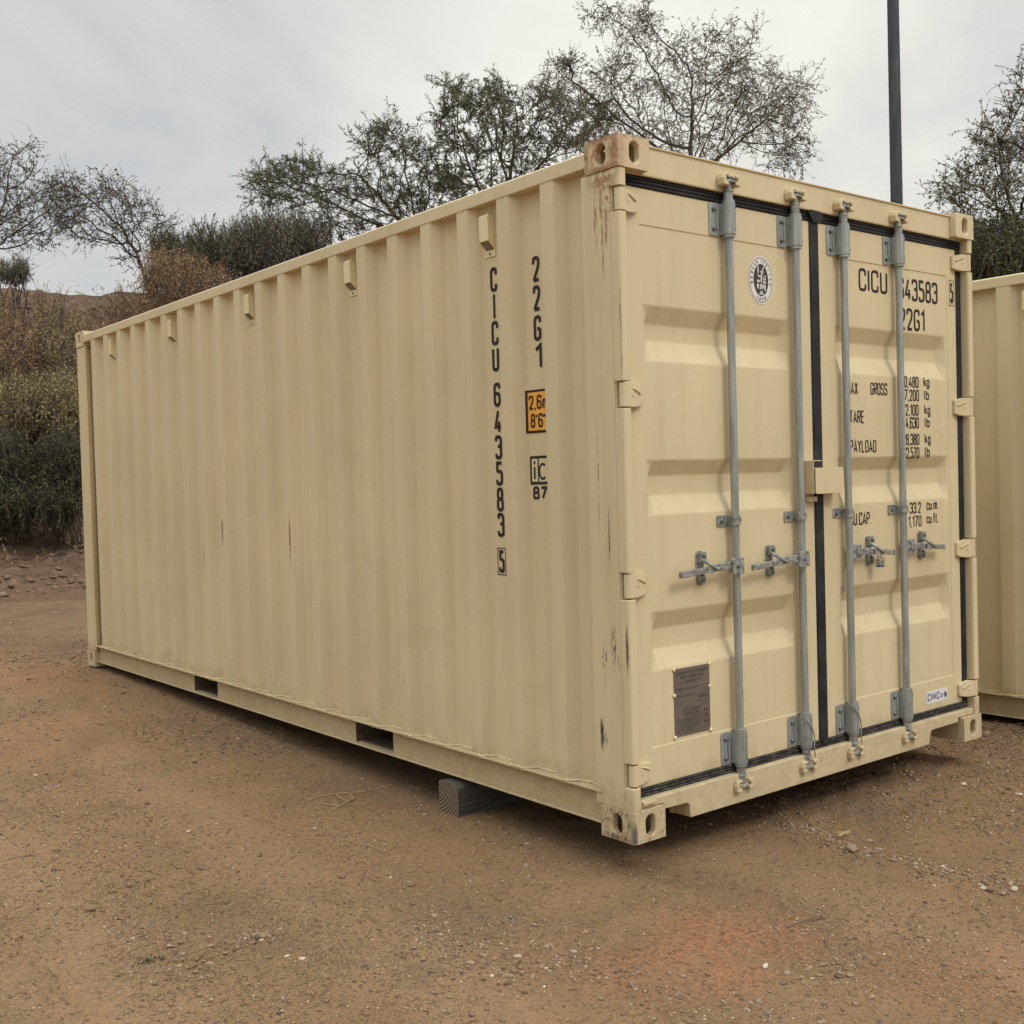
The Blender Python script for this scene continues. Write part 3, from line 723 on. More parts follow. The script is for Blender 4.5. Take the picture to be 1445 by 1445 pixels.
# roof, floor and rear wall
mb = MB(); vs = []; fs = []
ysr = np.arange(CY, LN-CY, .1045); pr = []
for i, y in enumerate(ysr):
    pr += [(y, 2.556), (y+.025, 2.556), (y+.05, 2.574), (y+.08, 2.574)]
pr.append((LN-CY+.02, 2.556))
for y, z in pr: vs += [(.055, y, z-.004), (.12, y, z), (W-.12, y, z), (W-.055, y, z-.004)]
for i in range(len(pr)-1):
    for j in range(3): fs.append((i*4+j, i*4+j+1, (i+1)*4+j+1, (i+1)*4+j))
mb.add(vs, fs); mb.build('roof_panel', M['paint'], C)
mb = MB(); mb.box(.062, W-.062, .12, LN-.06, .150, .172)
yy = .35
while yy < LN-.2:
    if not any(a-.03 < yy < b+.03 for a, b in ((1.68, 2.032), (3.702, 4.062))): mb.box(.0635, W-.0635, yy, yy+.045, .052, .1495)
    yy += .29
mb.build('floor', M['paint_dark_shade'], C)
mb = MB(); vs = []; fs = []; xs = .12; pr = [(xs, .04)]
while xs < W-.3: pr += [(xs+.03, .04), (xs+.06, .004), (xs+.16, .004), (xs+.19, .04)]; xs += .25
pr.append((W-.12, .04))
for a, d in pr: vs += [(a, LN-.004-d, .12), (a, LN-.004-d, 2.50)]
fs = [(2*i, 2*i+1, 2*i+3, 2*i+2) for i in range(len(pr)-1)]
mb.add(vs, fs); mb.build('end_panel', M['paint'], C)
mb = MB(); mb.box(CX, W-CX, LN-.07, LN-.004, 2.49, 2.575); mb.box(CX, W-CX, LN-.07, LN-.004, .03, .14); mb.build('end_frame', M['paint'], C, bevel=.003)

# header and sill of the door end
mb = MB()
hp = [(.034, 2.470), (.034, 2.572), (.028, 2.573), (.028, 2.579), (.13, 2.579), (.13, 2.470)]
mb.prism(hp, CX+.001, W-CX-.001, 'x')
mb.prism([(.034, 2.4665), (.034, 2.4695), (.10, 2.4695), (.10, 2.4665)], LIP+.001, W-LIP-.001, 'x')
mb.box(LIP+.001, CX, .0345, .10, 2.4697, 2.4722); mb.box(W-CX, W-LIP-.001, .0345, .10, 2.4697, 2.4722)
mb.build('door_header', M['paint'], C, bevel=.002)
mb = MB()
sp = [(LIP+.001, .1205), (.168, .1205), (.168, .097), (.300, .094), (.314, .086), (.318, .034), (1.99, .034), (2.000, .086), (2.012, .099), (2.25, .101), (2.25, .1215), (W-LIP-.001, .1215), (W-LIP-.001, .150), (LIP+.001, .150)]
mb.prism(sp, .016, .11, 'y')
mb.box(.316, 1.995, .11, .13, .03, .09)
mb.box(.055, .125, .004, .0158, .132, .146)                       # little tab in the left corner
mb.build('door_sill', M['paint'], C, bevel=.003)

# doors
def door(x0, x1, px0, px1, name_label):
    z0, z1 = .186, 2.423
    zt, zb = 2.290, .325
    G = [(1.992, 1.926, 1.864, 1.783), (1.410, 1.352, 1.278, 1.203), (.836, .768, .690, .614)]
    dep = .036
    def profile(keys):
        """keys: list of (pos, depth factor); creases are rounded by three extra points"""
        q = fillet(keys, .007, False, 4); return q
    zk = [(zt-.002, 0)]
    for a, b, c, d in G: zk += [(a, 0), (b, 1), (c, 1), (d, 0)]
    zk.append((zb+.002, 0))
    zk = [(a, b*dep) for a, b in zk]; zk = profile(zk)
    xk = profile([(px0+.002, 0), (px0+.014, 0), (px0+.054, dep), (px1-.054, dep), (px1-.014, 0), (px1-.002, 0)])
    zk = [(z1, None), (zt, None)]+zk+[(zb, None), (z0, None)]
    xk = [(x0, None), (px0, None)]+xk+[(px1, None), (x1, None)]
    mbd = MB(); vs = []
    for zz, dz in zk:
        for xx, dx in xk:
            vs.append((xx, DY if dz is None or dx is None else DY+.003+min(dz, dx), zz))
    nc = len(xk); fs = []
    for i in range(len(zk)-1):
        for k in range(nc-1):
            a, b, c, d = i*nc+k, i*nc+k+1, (i+1)*nc+k+1, (i+1)*nc+k
            e1 = abs(vs[a][1]-vs[c][1]); e2 = abs(vs[b][1]-vs[d][1])
            if e1 < e2: fs += [(a, b, c), (a, c, d)]
            elif e2 < e1: fs += [(a, b, d), (b, c, d)]
            else: fs.append((a, b, c, d))
    nb = len(vs); rim = [(x0, z1), (x1, z1), (x1, z0), (x0, z0)]
    ci = [0, nc-1, (len(zk)-1)*nc+nc-1, (len(zk)-1)*nc]
    vs += [(a, DY+.048, b) for a, b in rim]
    fs += [(nb, nb+1, nb+2, nb+3)]
    # rim faces (share only the corners, so they stay crisp)
    m0 = len(vs); vs += [(a, DY, b) for a, b in rim]+[(a, DY+.048, b) for a, b in rim]
    fs += [(m0+k, m0+(k+1) % 4, m0+4+(k+1) % 4, m0+4+k) for k in range(4)]
    mbd.add(vs, fs)
    bm_o = mbd.build('door', M['paint'], C, recalc=False)
    bm = bmesh.new(); bm.from_mesh(bm_o.data)
    for f in bm.faces:
        f.normal_update()
        if f.normal.y > 0 and f.calc_center_median().y < DY+.045: f.normal_flip()
    bm.to_mesh(bm_o.data); bm.free()
    for p in bm_o.data.polygons: p.use_smooth = True
    try: bm_o.data.set_sharp_from_angle(angle=R(30))
    except Exception: pass
    bm_o['label'] = name_label
    return bm_o
GXC = (1.176, 1.240)
dl = door(.0515, GXC[0], .150, 1.052, 'left door leaf with oval badge and engraved metal plate')
dr = door(GXC[1], 2.346, 1.345, 2.270, 'right door leaf lettered with code and weights')

# gaskets
def ribbed(a, b, z0, z1, d, name):
    """horizontal ribbed seal"""
    mb = MB(); h = z1-z0; prof = [(DY+.02, z0)]
    for k in range(3):
        c = z0+h*(k+.5)/3; prof += [(DY-.004, c-h*.13), (DY-.007, c), (DY-.004, c+h*.13)]
        if k < 2: prof.append((DY+.002, c+h/6))
    prof.append((DY+.02, z1)); mb.prism(prof, a, b, 'x')
    mb.box(a, b, DY+.02, DY+.048, z0, z1)
    return mb.build('door_gasket', M[name], d)
ribbed(.050, 1.208, 2.4235, 2.466, dl, 'rubber'); ribbed(1.2085, 2.388, 2.4235, 2.466, dr, 'rubber')
ribbed(.050, 1.208, .1505, .1855, dl, 'rubber_dusty'); ribbed(1.2085, 2.388, .1505, .1855, dr, 'rubber_dusty')
mb = MB(); mb.prism([(GXC[0]+.0005, DY+.045), (GXC[0]+.0005, DY-.002), (GXC[0]+.006, DY-.007), (GXC[1]-.006, DY-.007), (GXC[1]-.0005, DY-.002), (GXC[1]-.0005, DY+.045)], .1858, 2.423)
mb.prism([(1.160, 2.458), (1.166, 2.470), (1.25, 2.468), (1.262, 2.446), (1.232, 2.42), (1.19, 2.42)], DY-.016, DY-.0075, 'y')
mb.prism([(1.188, .190), (1.19, .168), (1.23, .168), (1.232, .190)], DY-.014, DY-.0075, 'y')
mb.build('door_gasket', M['rubber'], dr)
mb = MB(); mb.prism([(2.3465, DY+.045), (2.3465, DY-.001), (2.352, DY-.006), (2.384, DY-.006), (2.3885, DY-.001), (2.3885, DY+.045)], .1858, 2.423); mb.build('door_gasket', M['rubber'], dr)

# hinges
def hinge(za, zb, sgn, d):
    mb = MB(); fx = (lambda v: v) if sgn == 0 else (lambda v: W-v)
    zc = (za+zb)/2; hh = (zb-za)/2-.002
    mb.cyl((fx(.026), .024, za+.002), (fx(.026), .024, zb-.002), .0185, 20)
    # blade tapers away from the pin
    pl = [(.026, za+.003), (.026, zb-.003), (.07, zb-.001), (.105, zb-.008), (.134, zb-.014), (.134, za+.013), (.105, za+.004), (.07, za+.001)]
    n_ = len(pl)
    def yy(x): return .008 if x < .03 else .020 if x < .08 else .030 if x < .12 else .036
    vs = [(fx(a), yy(a), b) for a, b in pl]+[(fx(a), DY-.0005 if a > .06 else .040, b) for a, b in pl]
    mb.add(vs, [tuple(range(n_)), tuple(range(n_, 2*n_))[::-1]]+[(i, (i+1) % n_, n_+(i+1) % n_, n_+i) for i in range(n_)])
    # raised forging ribs
    for pts in ([(.045, zc+.028), (.075, zc+.022), (.118, zc+.006)], [(.050, zc+.010), (.070, zc-.006)], [(.050, zc-.032), (.085, zc-.012)], [(.08, zc-.034), (.12, zc-.024)]):
        mb.tube([(fx(a), yy(a)-.001, b) for a, b in pts], .004, 6)
    return mb.build('hinge', M['paint'], d, bevel=.0025)
for za, zb in HZ4: hinge(za, zb, 0, dl); hinge(za, zb, 1, dr)
for za, zb in HZ4:
    for fx in ((lambda v: v), (lambda v: W-v)):
        mb = MB(); xa, xb = sorted((fx(.05), fx(.010))); mb.box(xa, xb, .0475, .0521, za-.003, zb+.003)
        mb.build('hinge_recess', M['paint'], C)

# locking gear
RY = .022
RODS = [(.624, dl), (1.048, dl), (1.386, dr), (1.812, dr)]
def half_sleeve(mb, x, za, zb, r, t=.004):
    n_ = 14; vs = []
    for z in (za, zb):
        for rr in (r, r-t):
            for k in range(n_+1):
                a = math.pi*k/n_; vs.append((x+rr*math.cos(a), RY-rr*math.sin(a), z))
        vs += []
    m_ = n_+1; fs = []
    for k in range(n_):
        fs += [(k, k+1, 2*m_+k+1, 2*m_+k), (m_+k, 3*m_+k, 3*m_+k+1, m_+k+1), (k, m_+k, m_+k+1, k+1), (2*m_+k, 2*m_+k+1, 3*m_+k+1, 3*m_+k)]
    mb.add(vs, fs)
def dome(mb, x, y, z, r, h=.006):
    mb.cyl((x, y, z), (x, y-h*.6, z), r, 12); mb.cyl((x, y-h*.6, z), (x, y-h, z), r, 12, r*.6)
for i, (rx, d) in enumerate(RODS):
    mb = MB()
    mb.cyl((rx, RY, .165), (rx, RY, 2.455), .0160, 24)
    mb.build('locking_rod', M['zinc'], d, smooth=True)
    for (za, zb, top) in ((2.297, 2.420, 1), (.192, .316, 0)):
        mb = MB()
        half_sleeve(mb, rx, za, zb, .0285)
        mb.box(rx-.0285, rx-.0245, RY, DY-.004, za, zb); mb.box(rx+.0245, rx+.0285, RY, DY-.001, za, zb)
        mb.prism(rrect(rx-.088, rx-.0285, za-.004, zb+.002, .014), DY-.0045, DY-.0005, 'y')
        mb.prism([(rx-.040, za+.02), (rx-.037, za+.05), (rx-.040, zb-.02), (rx-.046, zb-.02), (rx-.052, (za+zb)/2), (rx-.046, za+.02)], DY-.009, DY-.005, 'y')
        for z in ((za, za-.012), (zb, zb+.012)):
            mb.cyl((rx, RY, z[0]), (rx, RY, z[1]), .0255, 24)
        mb.mat = 1
        for z in (za+.022, zb-.024):
            dome(mb, rx-.062, DY-.0045, z, .0095, .009)
        mb.mat = 2
        for z in (za+.018, zb-.018):
            a = R(62); mb.cyl((rx+.0286*math.cos(a), RY-.0286*math.sin(a), z), (rx+.0291*math.cos(a), RY-.0291*math.sin(a), z), .0048, 12)
        mb.build('rod_bracket', [M['zinc'], M['bolt'], M['hole']], d, smooth=True)
        # cam end: stem, collar and hook
        mb = MB(); s = 1 if top else -1; zz = 2.432 if top else .180
        mb.cyl((rx, RY, zz), (rx, RY, zz+s*.040), .0190, 20); mb.cyl((rx, RY, zz+s*.034), (rx, RY, zz+s*.042), .0215, 20)
        mb.cyl((rx, RY, zz+s*.042), (rx, RY, zz+s*.070), .0155, 16)
        zc = zz+s*.076
        mb.prism([(rx-.030, RY-.020), (rx-.012, RY-.027), (rx+.02, RY-.024), (rx+.026, RY-.006), (rx+.012, RY+.006), (rx-.010, RY+.004), (rx-.014, RY-.012), (rx-.030, RY-.013)], zc-.008, zc+.001)
        mb.prism([(rx-.034, RY-.016), (rx-.010, RY-.022), (rx+.014, RY-.020), (rx+.018, RY-.002), (rx-.008, RY+.002), (rx-.012, RY-.010), (rx-.034, RY-.010)], zc+.009, zc+.017)
        mb.cyl((rx, RY-.004, zc-.010), (rx, RY-.004, zc+.018), .0105, 12)
        mb.build('rod_cam', M['zinc2'], d, bevel=.0015)
        # keeper welded to header or sill
        mb = MB(); ky = .034 if top else .016
        mb.prism([(rx-.052, zc-.022), (rx-.056, zc+.004), (rx-.048, zc+.024), (rx-.020, zc+.026), (rx-.018, zc+.016), (rx-.034, zc+.013), (rx-.034, zc-.006), (rx-.020, zc-.010), (rx-.020, zc-.024)], -.004, ky-.0003, 'y')
        mb.prism([(rx+.022, zc-.020), (rx+.046, zc-.022), (rx+.052, zc-.006), (rx+.050, zc+.022), (rx+.022, zc+.024), (rx+.020, zc+.010), (rx+.032, zc+.008), (rx+.032, zc-.004), (rx+.020, zc-.006)], -.006, ky-.0003, 'y')
        mb.box(rx-.034, rx+.032, ky-.010, ky-.0004, zc-.006, zc+.012)
        mb.build('cam_keeper', M['paint'], C, bevel=.004, seg=2)
    # middle clamp
    mb = MB(); half_sleeve(mb, rx, 1.146, 1.182, .0225, .003)
    mb.box(rx-.0225, rx-.0195, RY, DY-.004, 1.146, 1.182); mb.box(rx+.0195, rx+.0225, RY, DY+.0025, 1.146, 1.182)
    mb.prism(rrect(rx-.078, rx-.0225, 1.143, 1.186, .007), DY-.0035, DY+.0025, 'y')
    mb.mat = 1; dome(mb, rx-.054, DY-.0035, 1.164, .0095, .007)
    mb.mat = 2; mb.cyl((rx+.021, RY-.010, 1.165), (rx+.0235, RY-.0115, 1.165), .004, 10)
    mb.build('rod_clamp', [M['zinc2'], M['bolt'], M['hole']], d, smooth=True)
    # handle
    s = -1 if i < 2 else 1; hz = .985
    hx0 = rx + s*.032
    mb = MB()
    if s < 0:
        mb.prism(rrect(rx-.060, rx+.006, hz-.032, hz+.034, .010), RY-.036, RY-.024, 'y')
        mb.box(rx-.060, rx-.048, RY-.024, RY-.010, hz-.028, hz+.030); mb.box(rx-.010, rx+.006, RY-.024, RY-.012, hz-.030, hz+.030)
    else:
        mb.prism(rrect(rx+.004, rx+.085, hz-.036, hz+.036, .012), RY-.006, RY+.004, 'y')
    mb.mat = 1; dome(mb, rx+s*(.028 if s < 0 else .055), RY-(.036 if s < 0 else .006), hz, .0085 if s < 0 else .013, .006)
    mb.build('handle_hub', [M['zinc2'], M['bolt'] if s < 0 else M['zinc']], d, bevel=.0025)
    mb = MB(); yb = RY-.022 if s < 0 else RY-.012
    dz = -.004
    pts = [(rx+s*.045, hz+.004, .016), (rx+s*.13, hz+.002, .015), (rx+s*.20, hz-.004, .011), (rx+s*(.350 if s < 0 else .325), hz-.010+dz, .0125)]
    for (a, za, ha), (b, zb, hb) in zip(pts[:-1], pts[1:]):
        grip = b == pts[-1][0]; th = .009 if grip else .004
        vs = [(a, yb-th, za-ha), (b, yb-th, zb-hb), (b, yb-th, zb+hb), (a, yb-th, za+ha), (a, yb+th, za-ha), (b, yb+th, zb-hb), (b, yb+th, zb+hb), (a, yb+th, za+ha)]
        mb.add(vs, [(0,1,2,3), (7,6,5,4), (0,4,5,1), (1,5,6,2), (2,6,7,3), (3,7,4,0)])
    mb.build('door_handle', M['zinc2'], d, bevel=.003)
    # catch plate with swivelling hasp
    cx = rx+s*.185
    mb = MB()
    mb.prism(rrect(cx-.021, cx+.021, hz-.066, hz+.068, .020, 6), DY-.003, DY+.0025, 'y')
    mb.prism(rrect(cx-.017, cx+.017, hz-.060, hz-.022, .014, 5), DY-.016, DY-.0035, 'y')
    mb.prism(rrect(cx-.015, cx+.019, hz+.018, hz+.066, .014, 5), DY-.020, DY-.0035, 'y')
    mb.tube([(cx-.010, DY-.022, hz+.035), (cx-.004, yb-.012, hz+.014), (cx+.018, yb-.016, hz+.002), (cx+.045, yb-.014, hz-.008)], [.007, .007, .006, .004], 8)
    mb.tube([(cx+.020, yb-.014, hz-.004), (cx+.045, yb-.008, hz+.000), (cx+.075, yb-.006, hz+.003)], [.004, .0035, .002], 6)
    mb.box(cx-.024, cx+.018, yb-.012, yb-.0095, hz-.018, hz+.012)
    mb.mat = 1; dome(mb, cx+.004, DY-.020, hz+.050, .010, .007); dome(mb, cx+.002, DY-.016, hz-.046, .009, .006)
    mb.mat = 2; mb.cyl((cx-.004, DY-.0162, hz-.028), (cx-.004, DY-.0168, hz-.028), .006, 10)
    mb.build('handle_catch', [M['zinc2'], M['bolt'], M['hole']], d, bevel=.0018)
# wire seals on the two inner lower brackets
for rx, d in (RODS[1], RODS[2]):
    mb = MB(); pts = []
    for k in range(13):
        t = k/12; a = R(155-100*t); pts.append((rx+.034*math.cos(a), RY-.034*math.sin(a), .316-.085*t**1.3))
    for k in range(6): pts.append((rx+.030+.003*math.sin(k*1.7), RY-.022, .226-.018*k))
    mb.tube(pts, .0026, 6); mb.build('seal_wire', M['zinc2'], d)

# lock box between the doors
mb = MB()
mb.box(1.1085, 1.112, -.002, DY-.0005, 1.256, 1.398); mb.prism(fillet([(1.1125, 1.398), (1.1125, 1.3945), (1.168, 1.3945), (1.170, 1.398)], 0), .0, DY-.008, 'y')
mb.box(1.090, 1.1083, DY-.004, DY-.0005, 1.258, 1.396)
mb.build('lock_box_shroud', M['paint'], dl, bevel=.0015)
mb = MB()
mb.prism(rrect(1.1135, 1.310, 1.255, 1.366, .010), -.008, -.0035, 'y')
mb.prism([(1.1135, 1.362), (1.1135, 1.366), (1.306, 1.366), (1.306, 1.362)], -.0033, DY-.008, 'y')
mb.box(1.306, 1.310, -.0033, DY-.001, 1.262, 1.360)
mb.tube([(1.310, .010, 1.338), (1.323, .006, 1.335), (1.325, .006, 1.318), (1.316, .008, 1.312)], .004, 6)
mb.build('lock_box', M['paint'], dr, bevel=.003)
mb = MB(); mb.box(1.116, 1.172, .028, DY-.0005, 1.222, 1.244); mb.build('lock_tab', M['paint'], dl, bevel=.002)

# lettering on the right door
mb = MB(); m = doormap
def T(s, px, pz, h, gap=.2, hw=None, fit=None, mp=doormap, xs=1.0):
    a, b = D6(px, pz); text(mb, s, h, mp, a, b, hw=hw, gap=gap, fit=fit, xs=xs)
T('CICU', 1.550, 2.160, .103, fit=.225, hw=.0065)
T('643583', 1.862, 2.146, .105, fit=.340, hw=.0068)
mb.build('code_lettering', M['ink'], dr); mb = MB()
T('22G1', 1.868, 2.005, .105, fit=.218, hw=.0068)
mb.build('type_lettering', M['ink'], dr); mb = MB()
def box5(mb, mapf, a, b, w, h, hw=.0016, lift=.001): ribbon(mb, [(a, b), (a+w, b), (a+w, b+h), (a, b+h)], hw, mapf, True, lift)
a, b = D6(2.308, 2.150, DY); box5(mb, framemap, a, b, .044, .122); text(mb, '5', .098, framemap, a+.008, b+.012, hw=.0062, fit=.028)
mb.build('check_digit', M['ink'], dr); mb = MB()
def row(s, px, pz, h, fit, hw=.0036): T(s, px, pz, h, fit=fit, hw=hw, gap=.19)
row('MAX', 1.440, 1.690, .058, .088); row('GROSS', 1.625, 1.693, .057, .135)
row('30,480', 1.872, 1.735, .055, .150); row('kg', 2.064, 1.744, .048, .052); row('67,200', 1.872, 1.672, .055, .152); row('lb', 2.068, 1.680, .048, .042)
mb.build('gross_weight_lettering', M['ink'], dr); mb = MB()
row('TARE', 1.460, 1.563, .058, .112)
row('2,100', 1.906, 1.602, .055, .112, .0036); row('kg', 2.068, 1.610, .048, .052); row('4,630', 1.906, 1.542, .055, .112); row('lb', 2.070, 1.548, .048, .042)
mb.build('tare_weight_lettering', M['ink'], dr); mb = MB()
row('PAYLOAD', 1.458, 1.430, .058, .205)
row('28,380', 1.880, 1.463, .055, .140); row('kg', 2.066, 1.471, .048, .052); row('62,570', 1.880, 1.399, .055, .138); row('lb', 2.066, 1.407, .048, .042)
mb.build('payload_lettering', M['ink'], dr); mb = MB()
row('CU.CAP.', 1.448, 1.103, .058, .165); row('33.2', 1.928, 1.138, .053, .095); row('cu.m.', 2.072, 1.150, .050, .105); row('1,170', 1.914, 1.074, .053, .112); row('cu.ft.', 2.070, 1.085, .050, .105)
mb.build('capacity_lettering', M['ink'], dr)

# oval badge on the left door
bx_, bz_ = D6(.862, 2.146)
mb = MB()
flat(mb, oval(bx_, bz_, .079, .099), m, .0012); mb.mat = 1
ribbon(mb, oval(bx_, bz_, .072, .091), .0013, m, True, .0018)
flat(mb, oval(bx_, bz_, .047, .066), m, .0018); mb.mat = 0
def fig(pts, hw): ribbon(mb, [(bx_+a*.001, bz_+b*.001) for a, b in pts], hw*.001, m, False, .0026)
fig([(2, -14), (1, 8), (3, 22)], 4.2); flat(mb, [(bx_+(2+5*math.cos(t))*.001, bz_+(34+6*math.sin(t))*.001) for t in np.linspace(0, 6.28, 10)[:-1]], m, .0026)
fig([(2, -10), (-8, -38)], 3.4); fig([(3, -10), (7, -38)], 3.4); fig([(-2, 20), (-14, 12), (-22, 24)], 2.4); fig([(5, 22), (13, 32), (12, 46)], 2.4)
fig([(-18, 28), (-19, 56)], 3.6); fig([(12, 46), (17, 54)], 3.0)
fig([(-26, -4), (-9, -6)], 4.5); fig([(14, -8), (30, -9)], 4.5); fig([(15, 14), (16, 2), (27, 2), (27, 16), (20, 20)], 2.2)
fig([(-24, -16), (-22, -36)], 3.8); fig([(-15, -16), (-16, -28)], 2.2); fig([(14, -18), (15, -32)], 3.0); fig([(24, -18), (24, -42)], 4.0)
fig([(-8, -50), (10, -49)], 3.0); fig([(-14, -57), (16, -58)], 2.2)
mb.mat = 1
def arcchar(ch, ang, r1, r2, h, flip=False):
    cx_ = bx_+r1*math.sin(ang); cz_ = bz_+r2*math.cos(ang); rot = -ang if not flip else -ang+math.pi
    ca, sa = math.cos(rot), math.sin(rot)
    def mm(a, b, l): return m(cx_+a*ca-b*sa, cz_+a*sa+b*ca, l)
    wv_ = GL[ch][0]*h
    text(mb, ch, h, mm, -wv_/2-.001, -h/2, hw=.00125, lift=.0022)
s_ = 'BUREAU VERITAS'
for k, ch in enumerate(s_):
    if ch != ' ': arcchar(ch, R(-100+200*k/(len(s_)-1)), .0595, .0785, .0135)
for k, ch in enumerate('1828'): arcchar(ch, R(180+24-16*k), .0595, .0785, .0135, True)
mb.build('oval_badge', [M['white'], M['emblem']], dl)
# engraved plate on the left door
pa, pb = D6(.286, .341); pc, pd = D6(.489, .604)
mb = MB(); cpt = []
mb.prism(fillet([(pa, pb), (pc, pb), (pc, pd), (pa, pd)], .012, True, 1), DY+.0005, DY+.0026, 'y')
mb.mat = 1
def pm(a, b, l): return (a, DY+.0005-l, b)
pw = pc-pa; ph = pd-pb
def PT(s, u, v, h, fit): text(mb, s, h, pm, pa+u*pw, pb+v*ph, hw=h*.085, fit=fit*pw, lift=.0004)
PT('APPROVED FOR TRANSPORT', .07, .905, .0115, .86); PT('UNDER CUSTOMS SEAL', .17, .845, .0115, .66)
ribbon(mb, [(pa+.2*pw, pb+.765*ph), (pa+.8*pw, pb+.765*ph), (pa+.8*pw, pb+.815*ph), (pa+.2*pw, pb+.815*ph)], .0006, pm, True, .0004)
random.seed(12)
def fine_line(u0, u1, v, h=.004):
    u = u0
    while u < u1:
        l = random.uniform(.02, .07); l = min(l, u1-u)
        a0, a1 = pa+u*pw, pa+(u+l)*pw; z = pb+v*ph
        mb.add([pm(a0, z, .0004), pm(a1, z, .0004), pm(a1, z+h, .0004), pm(a0, z+h, .0004)], [(0,1,2,3)]); u += l+.018
fine_line(.3, .72, .782, .006)
fine_line(.04, .96, .70, .0028); fine_line(.04, .7, .675, .0045); fine_line(.35, .96, .65, .002); fine_line(.04, .96, .60, .002); fine_line(.04, .6, .575, .0035)
fine_line(.04, .96, .415, .0015); fine_line(.62, .95, .555, .003); fine_line(.68, .95, .515, .009); fine_line(.62, .95, .47, .003)
PT('SAFETY APPROVAL', .22, .355, .0095, .55)
ribbon(mb, [(pa+.25*pw, pb+.295*ph), (pa+.7*pw, pb+.295*ph), (pa+.7*pw, pb+.335*ph), (pa+.25*pw, pb+.335*ph)], .0006, pm, True, .0004)
for v in (.25, .225, .20, .175, .15, .125, .10, .075, .05): fine_line(.05, random.uniform(.55, .78), v, .0028)
fine_line(.3, .66, .305, .005); fine_line(.82, .95, .30, .012); fine_line(.80, .95, .23, .010); fine_line(.82, .95, .12, .012)
mb.mat = 2
for u, v in ((0, 0), (1, 0), (0, 1), (1, 1), (0, .62), (1, .66)): dome(mb, pa+u*pw, DY+.0005, pb+v*ph, .0075, .005)
mb.build('data_plate', [M['plate'], M['plate_ink'], M['cream']], dl)
# maker's sticker on the right door
sa, sb = D6(2.043, .212, DY); sw, sh = .186, .062
mb = MB()
def stm(a, b, l): return (sa+a, DY-l, sb+b)
flat(mb, rrect(0, sw, 0, sh, .004), stm, .0010); mb.mat = 1
x = .010
for ch in 'CIMC':
    adv = GL[ch][0]; hh = .030
    for k, (pts, closed, r) in enumerate(GL[ch][1]):
        q = fillet([(a*1.0, b) for a, b in pts], r*.8, closed); q = [(x+a*hh*1.45+.10*b*hh, .016+b*hh) for a, b in q]
        ribbon(mb, q, .0030, stm, closed, .0016+.0002*k)
    x += adv*hh*1.5+.0125
def cj(strokes, ox, oz, s):
    for k, st in enumerate(strokes): ribbon(mb, [(ox+a*s, oz+b*s) for a, b in st], .0014, stm, False, .0016+.00015*k)
cj([[(0,.75),(1,.75),(1,.3),(0,.3),(0,.75)], [(.5,1),(.5,0)]], .118, .014, .026)
cj([[(.3,1),(.05,.75)], [(.2,.85),(.2,.4)], [(.2,.82),(.95,.82)], [(.2,.68),(.9,.68)], [(.2,.54),(.9,.54)], [(.2,.4),(.98,.4)], [(.56,.98),(.56,.4)], [(0,.26),(1,.26)], [(.5,.4),(.5,-.05)], [(.48,.26),(.1,.0)], [(.52,.26),(.9,.0)]], .152, .015, .027)
mb.build('maker_sticker', [M['white'], M['blue']], dr)

# lettering on the left side wall (follows the corrugation)
def sidemap(s, t, l): return (side_x(-s)+dent(-s, t)-.0016-l, s*-1, t)
mb = MB()
def ST(ch, yc, zt, h=.102, w=.046, hw=.0072):
    """character centred on y=yc, top at zt"""
    text(mb, ch, h, sidemap, -yc-w/2, zt-h, hw=hw, fit=w if GL[ch][0] > .1 else None)
YA = .812
for k, z in enumerate((2.245, 2.132, 2.021, 1.911)):
    if 'CICU'[k] == 'I':
        ribbon(mb, [(-YA, z-.100), (-YA, z)], .0065, sidemap, False, .001)
    else: ST('CICU'[k], YA-.004*k*0, z)
for k, z in enumerate((1.762, 1.650, 1.541, 1.431, 1.321, 1.214)): ST('643583'[k], YA-.003, z)
box5(mb, sidemap, -YA-.026, .952, .054, .112, .0018); ST('5', YA-.001, 1.056, .096, .036, .0068)
mb.build('code_lettering', M['ink'], C); mb = MB()
YB = .535
for k, z in enumerate((2.244, 2.128, 2.008, 1.895)): ST('22G1'[k], YB-.003*(k == 3), z)
mb.build('type_lettering', M['ink'], C)
# height sign: orange plate with black rim, following the wall
def strip(mb, y0, y1, z0, z1, l, n_=28):
    vs = []
    for i in range(n_+1):
        y = y0+(y1-y0)*i/n_; x = side_x(y)-.0016-l; vs += [(x+dent(y, z0), y, z0), (x+dent(y, z1), y, z1)]
    mb.add(vs, [(2*i, 2*i+1, 2*i+3, 2*i+2) for i in range(n_)])
mb = MB(); strip(mb, .614, .460, 1.538, 1.712, .0008); mb.mat = 1; strip(mb, .606, .468, 1.548, 1.702, .0014)
mb.mat = 0
text(mb, '2,6m', .058, sidemap, -.600, 1.632, hw=.0045, fit=.122, lift=.0022); text(mb, "8'6\"", .058, sidemap, -.590, 1.558, hw=.0045, fit=.096, lift=.0022)
mb.build('height_sign', [M['ink'], M['orange']], C)
mb = MB(); strip(mb, .604, .470, 1.330, 1.445, .0008); mb.mat = 1
strip(mb, .592, .555, 1.341, 1.434, .0014); strip(mb, .547, .482, 1.341, 1.434, .0014); mb.mat = 0
ribbon(mb, [(-.574, 1.352), (-.574, 1.400)], .0052, sidemap, False, .0022); ribbon(mb, [(-.574, 1.412), (-.574, 1.424)], .0052, sidemap, False, .0022)
ribbon(mb, [(-.523+.022*math.cos(R(a)), 1.382+.030*math.sin(R(a))) for a in range(50, 311, 20)], .0048, sidemap, False, .0022)
text(mb, '87', .052, sidemap, -.590, 1.270, hw=.0052, fit=.088)
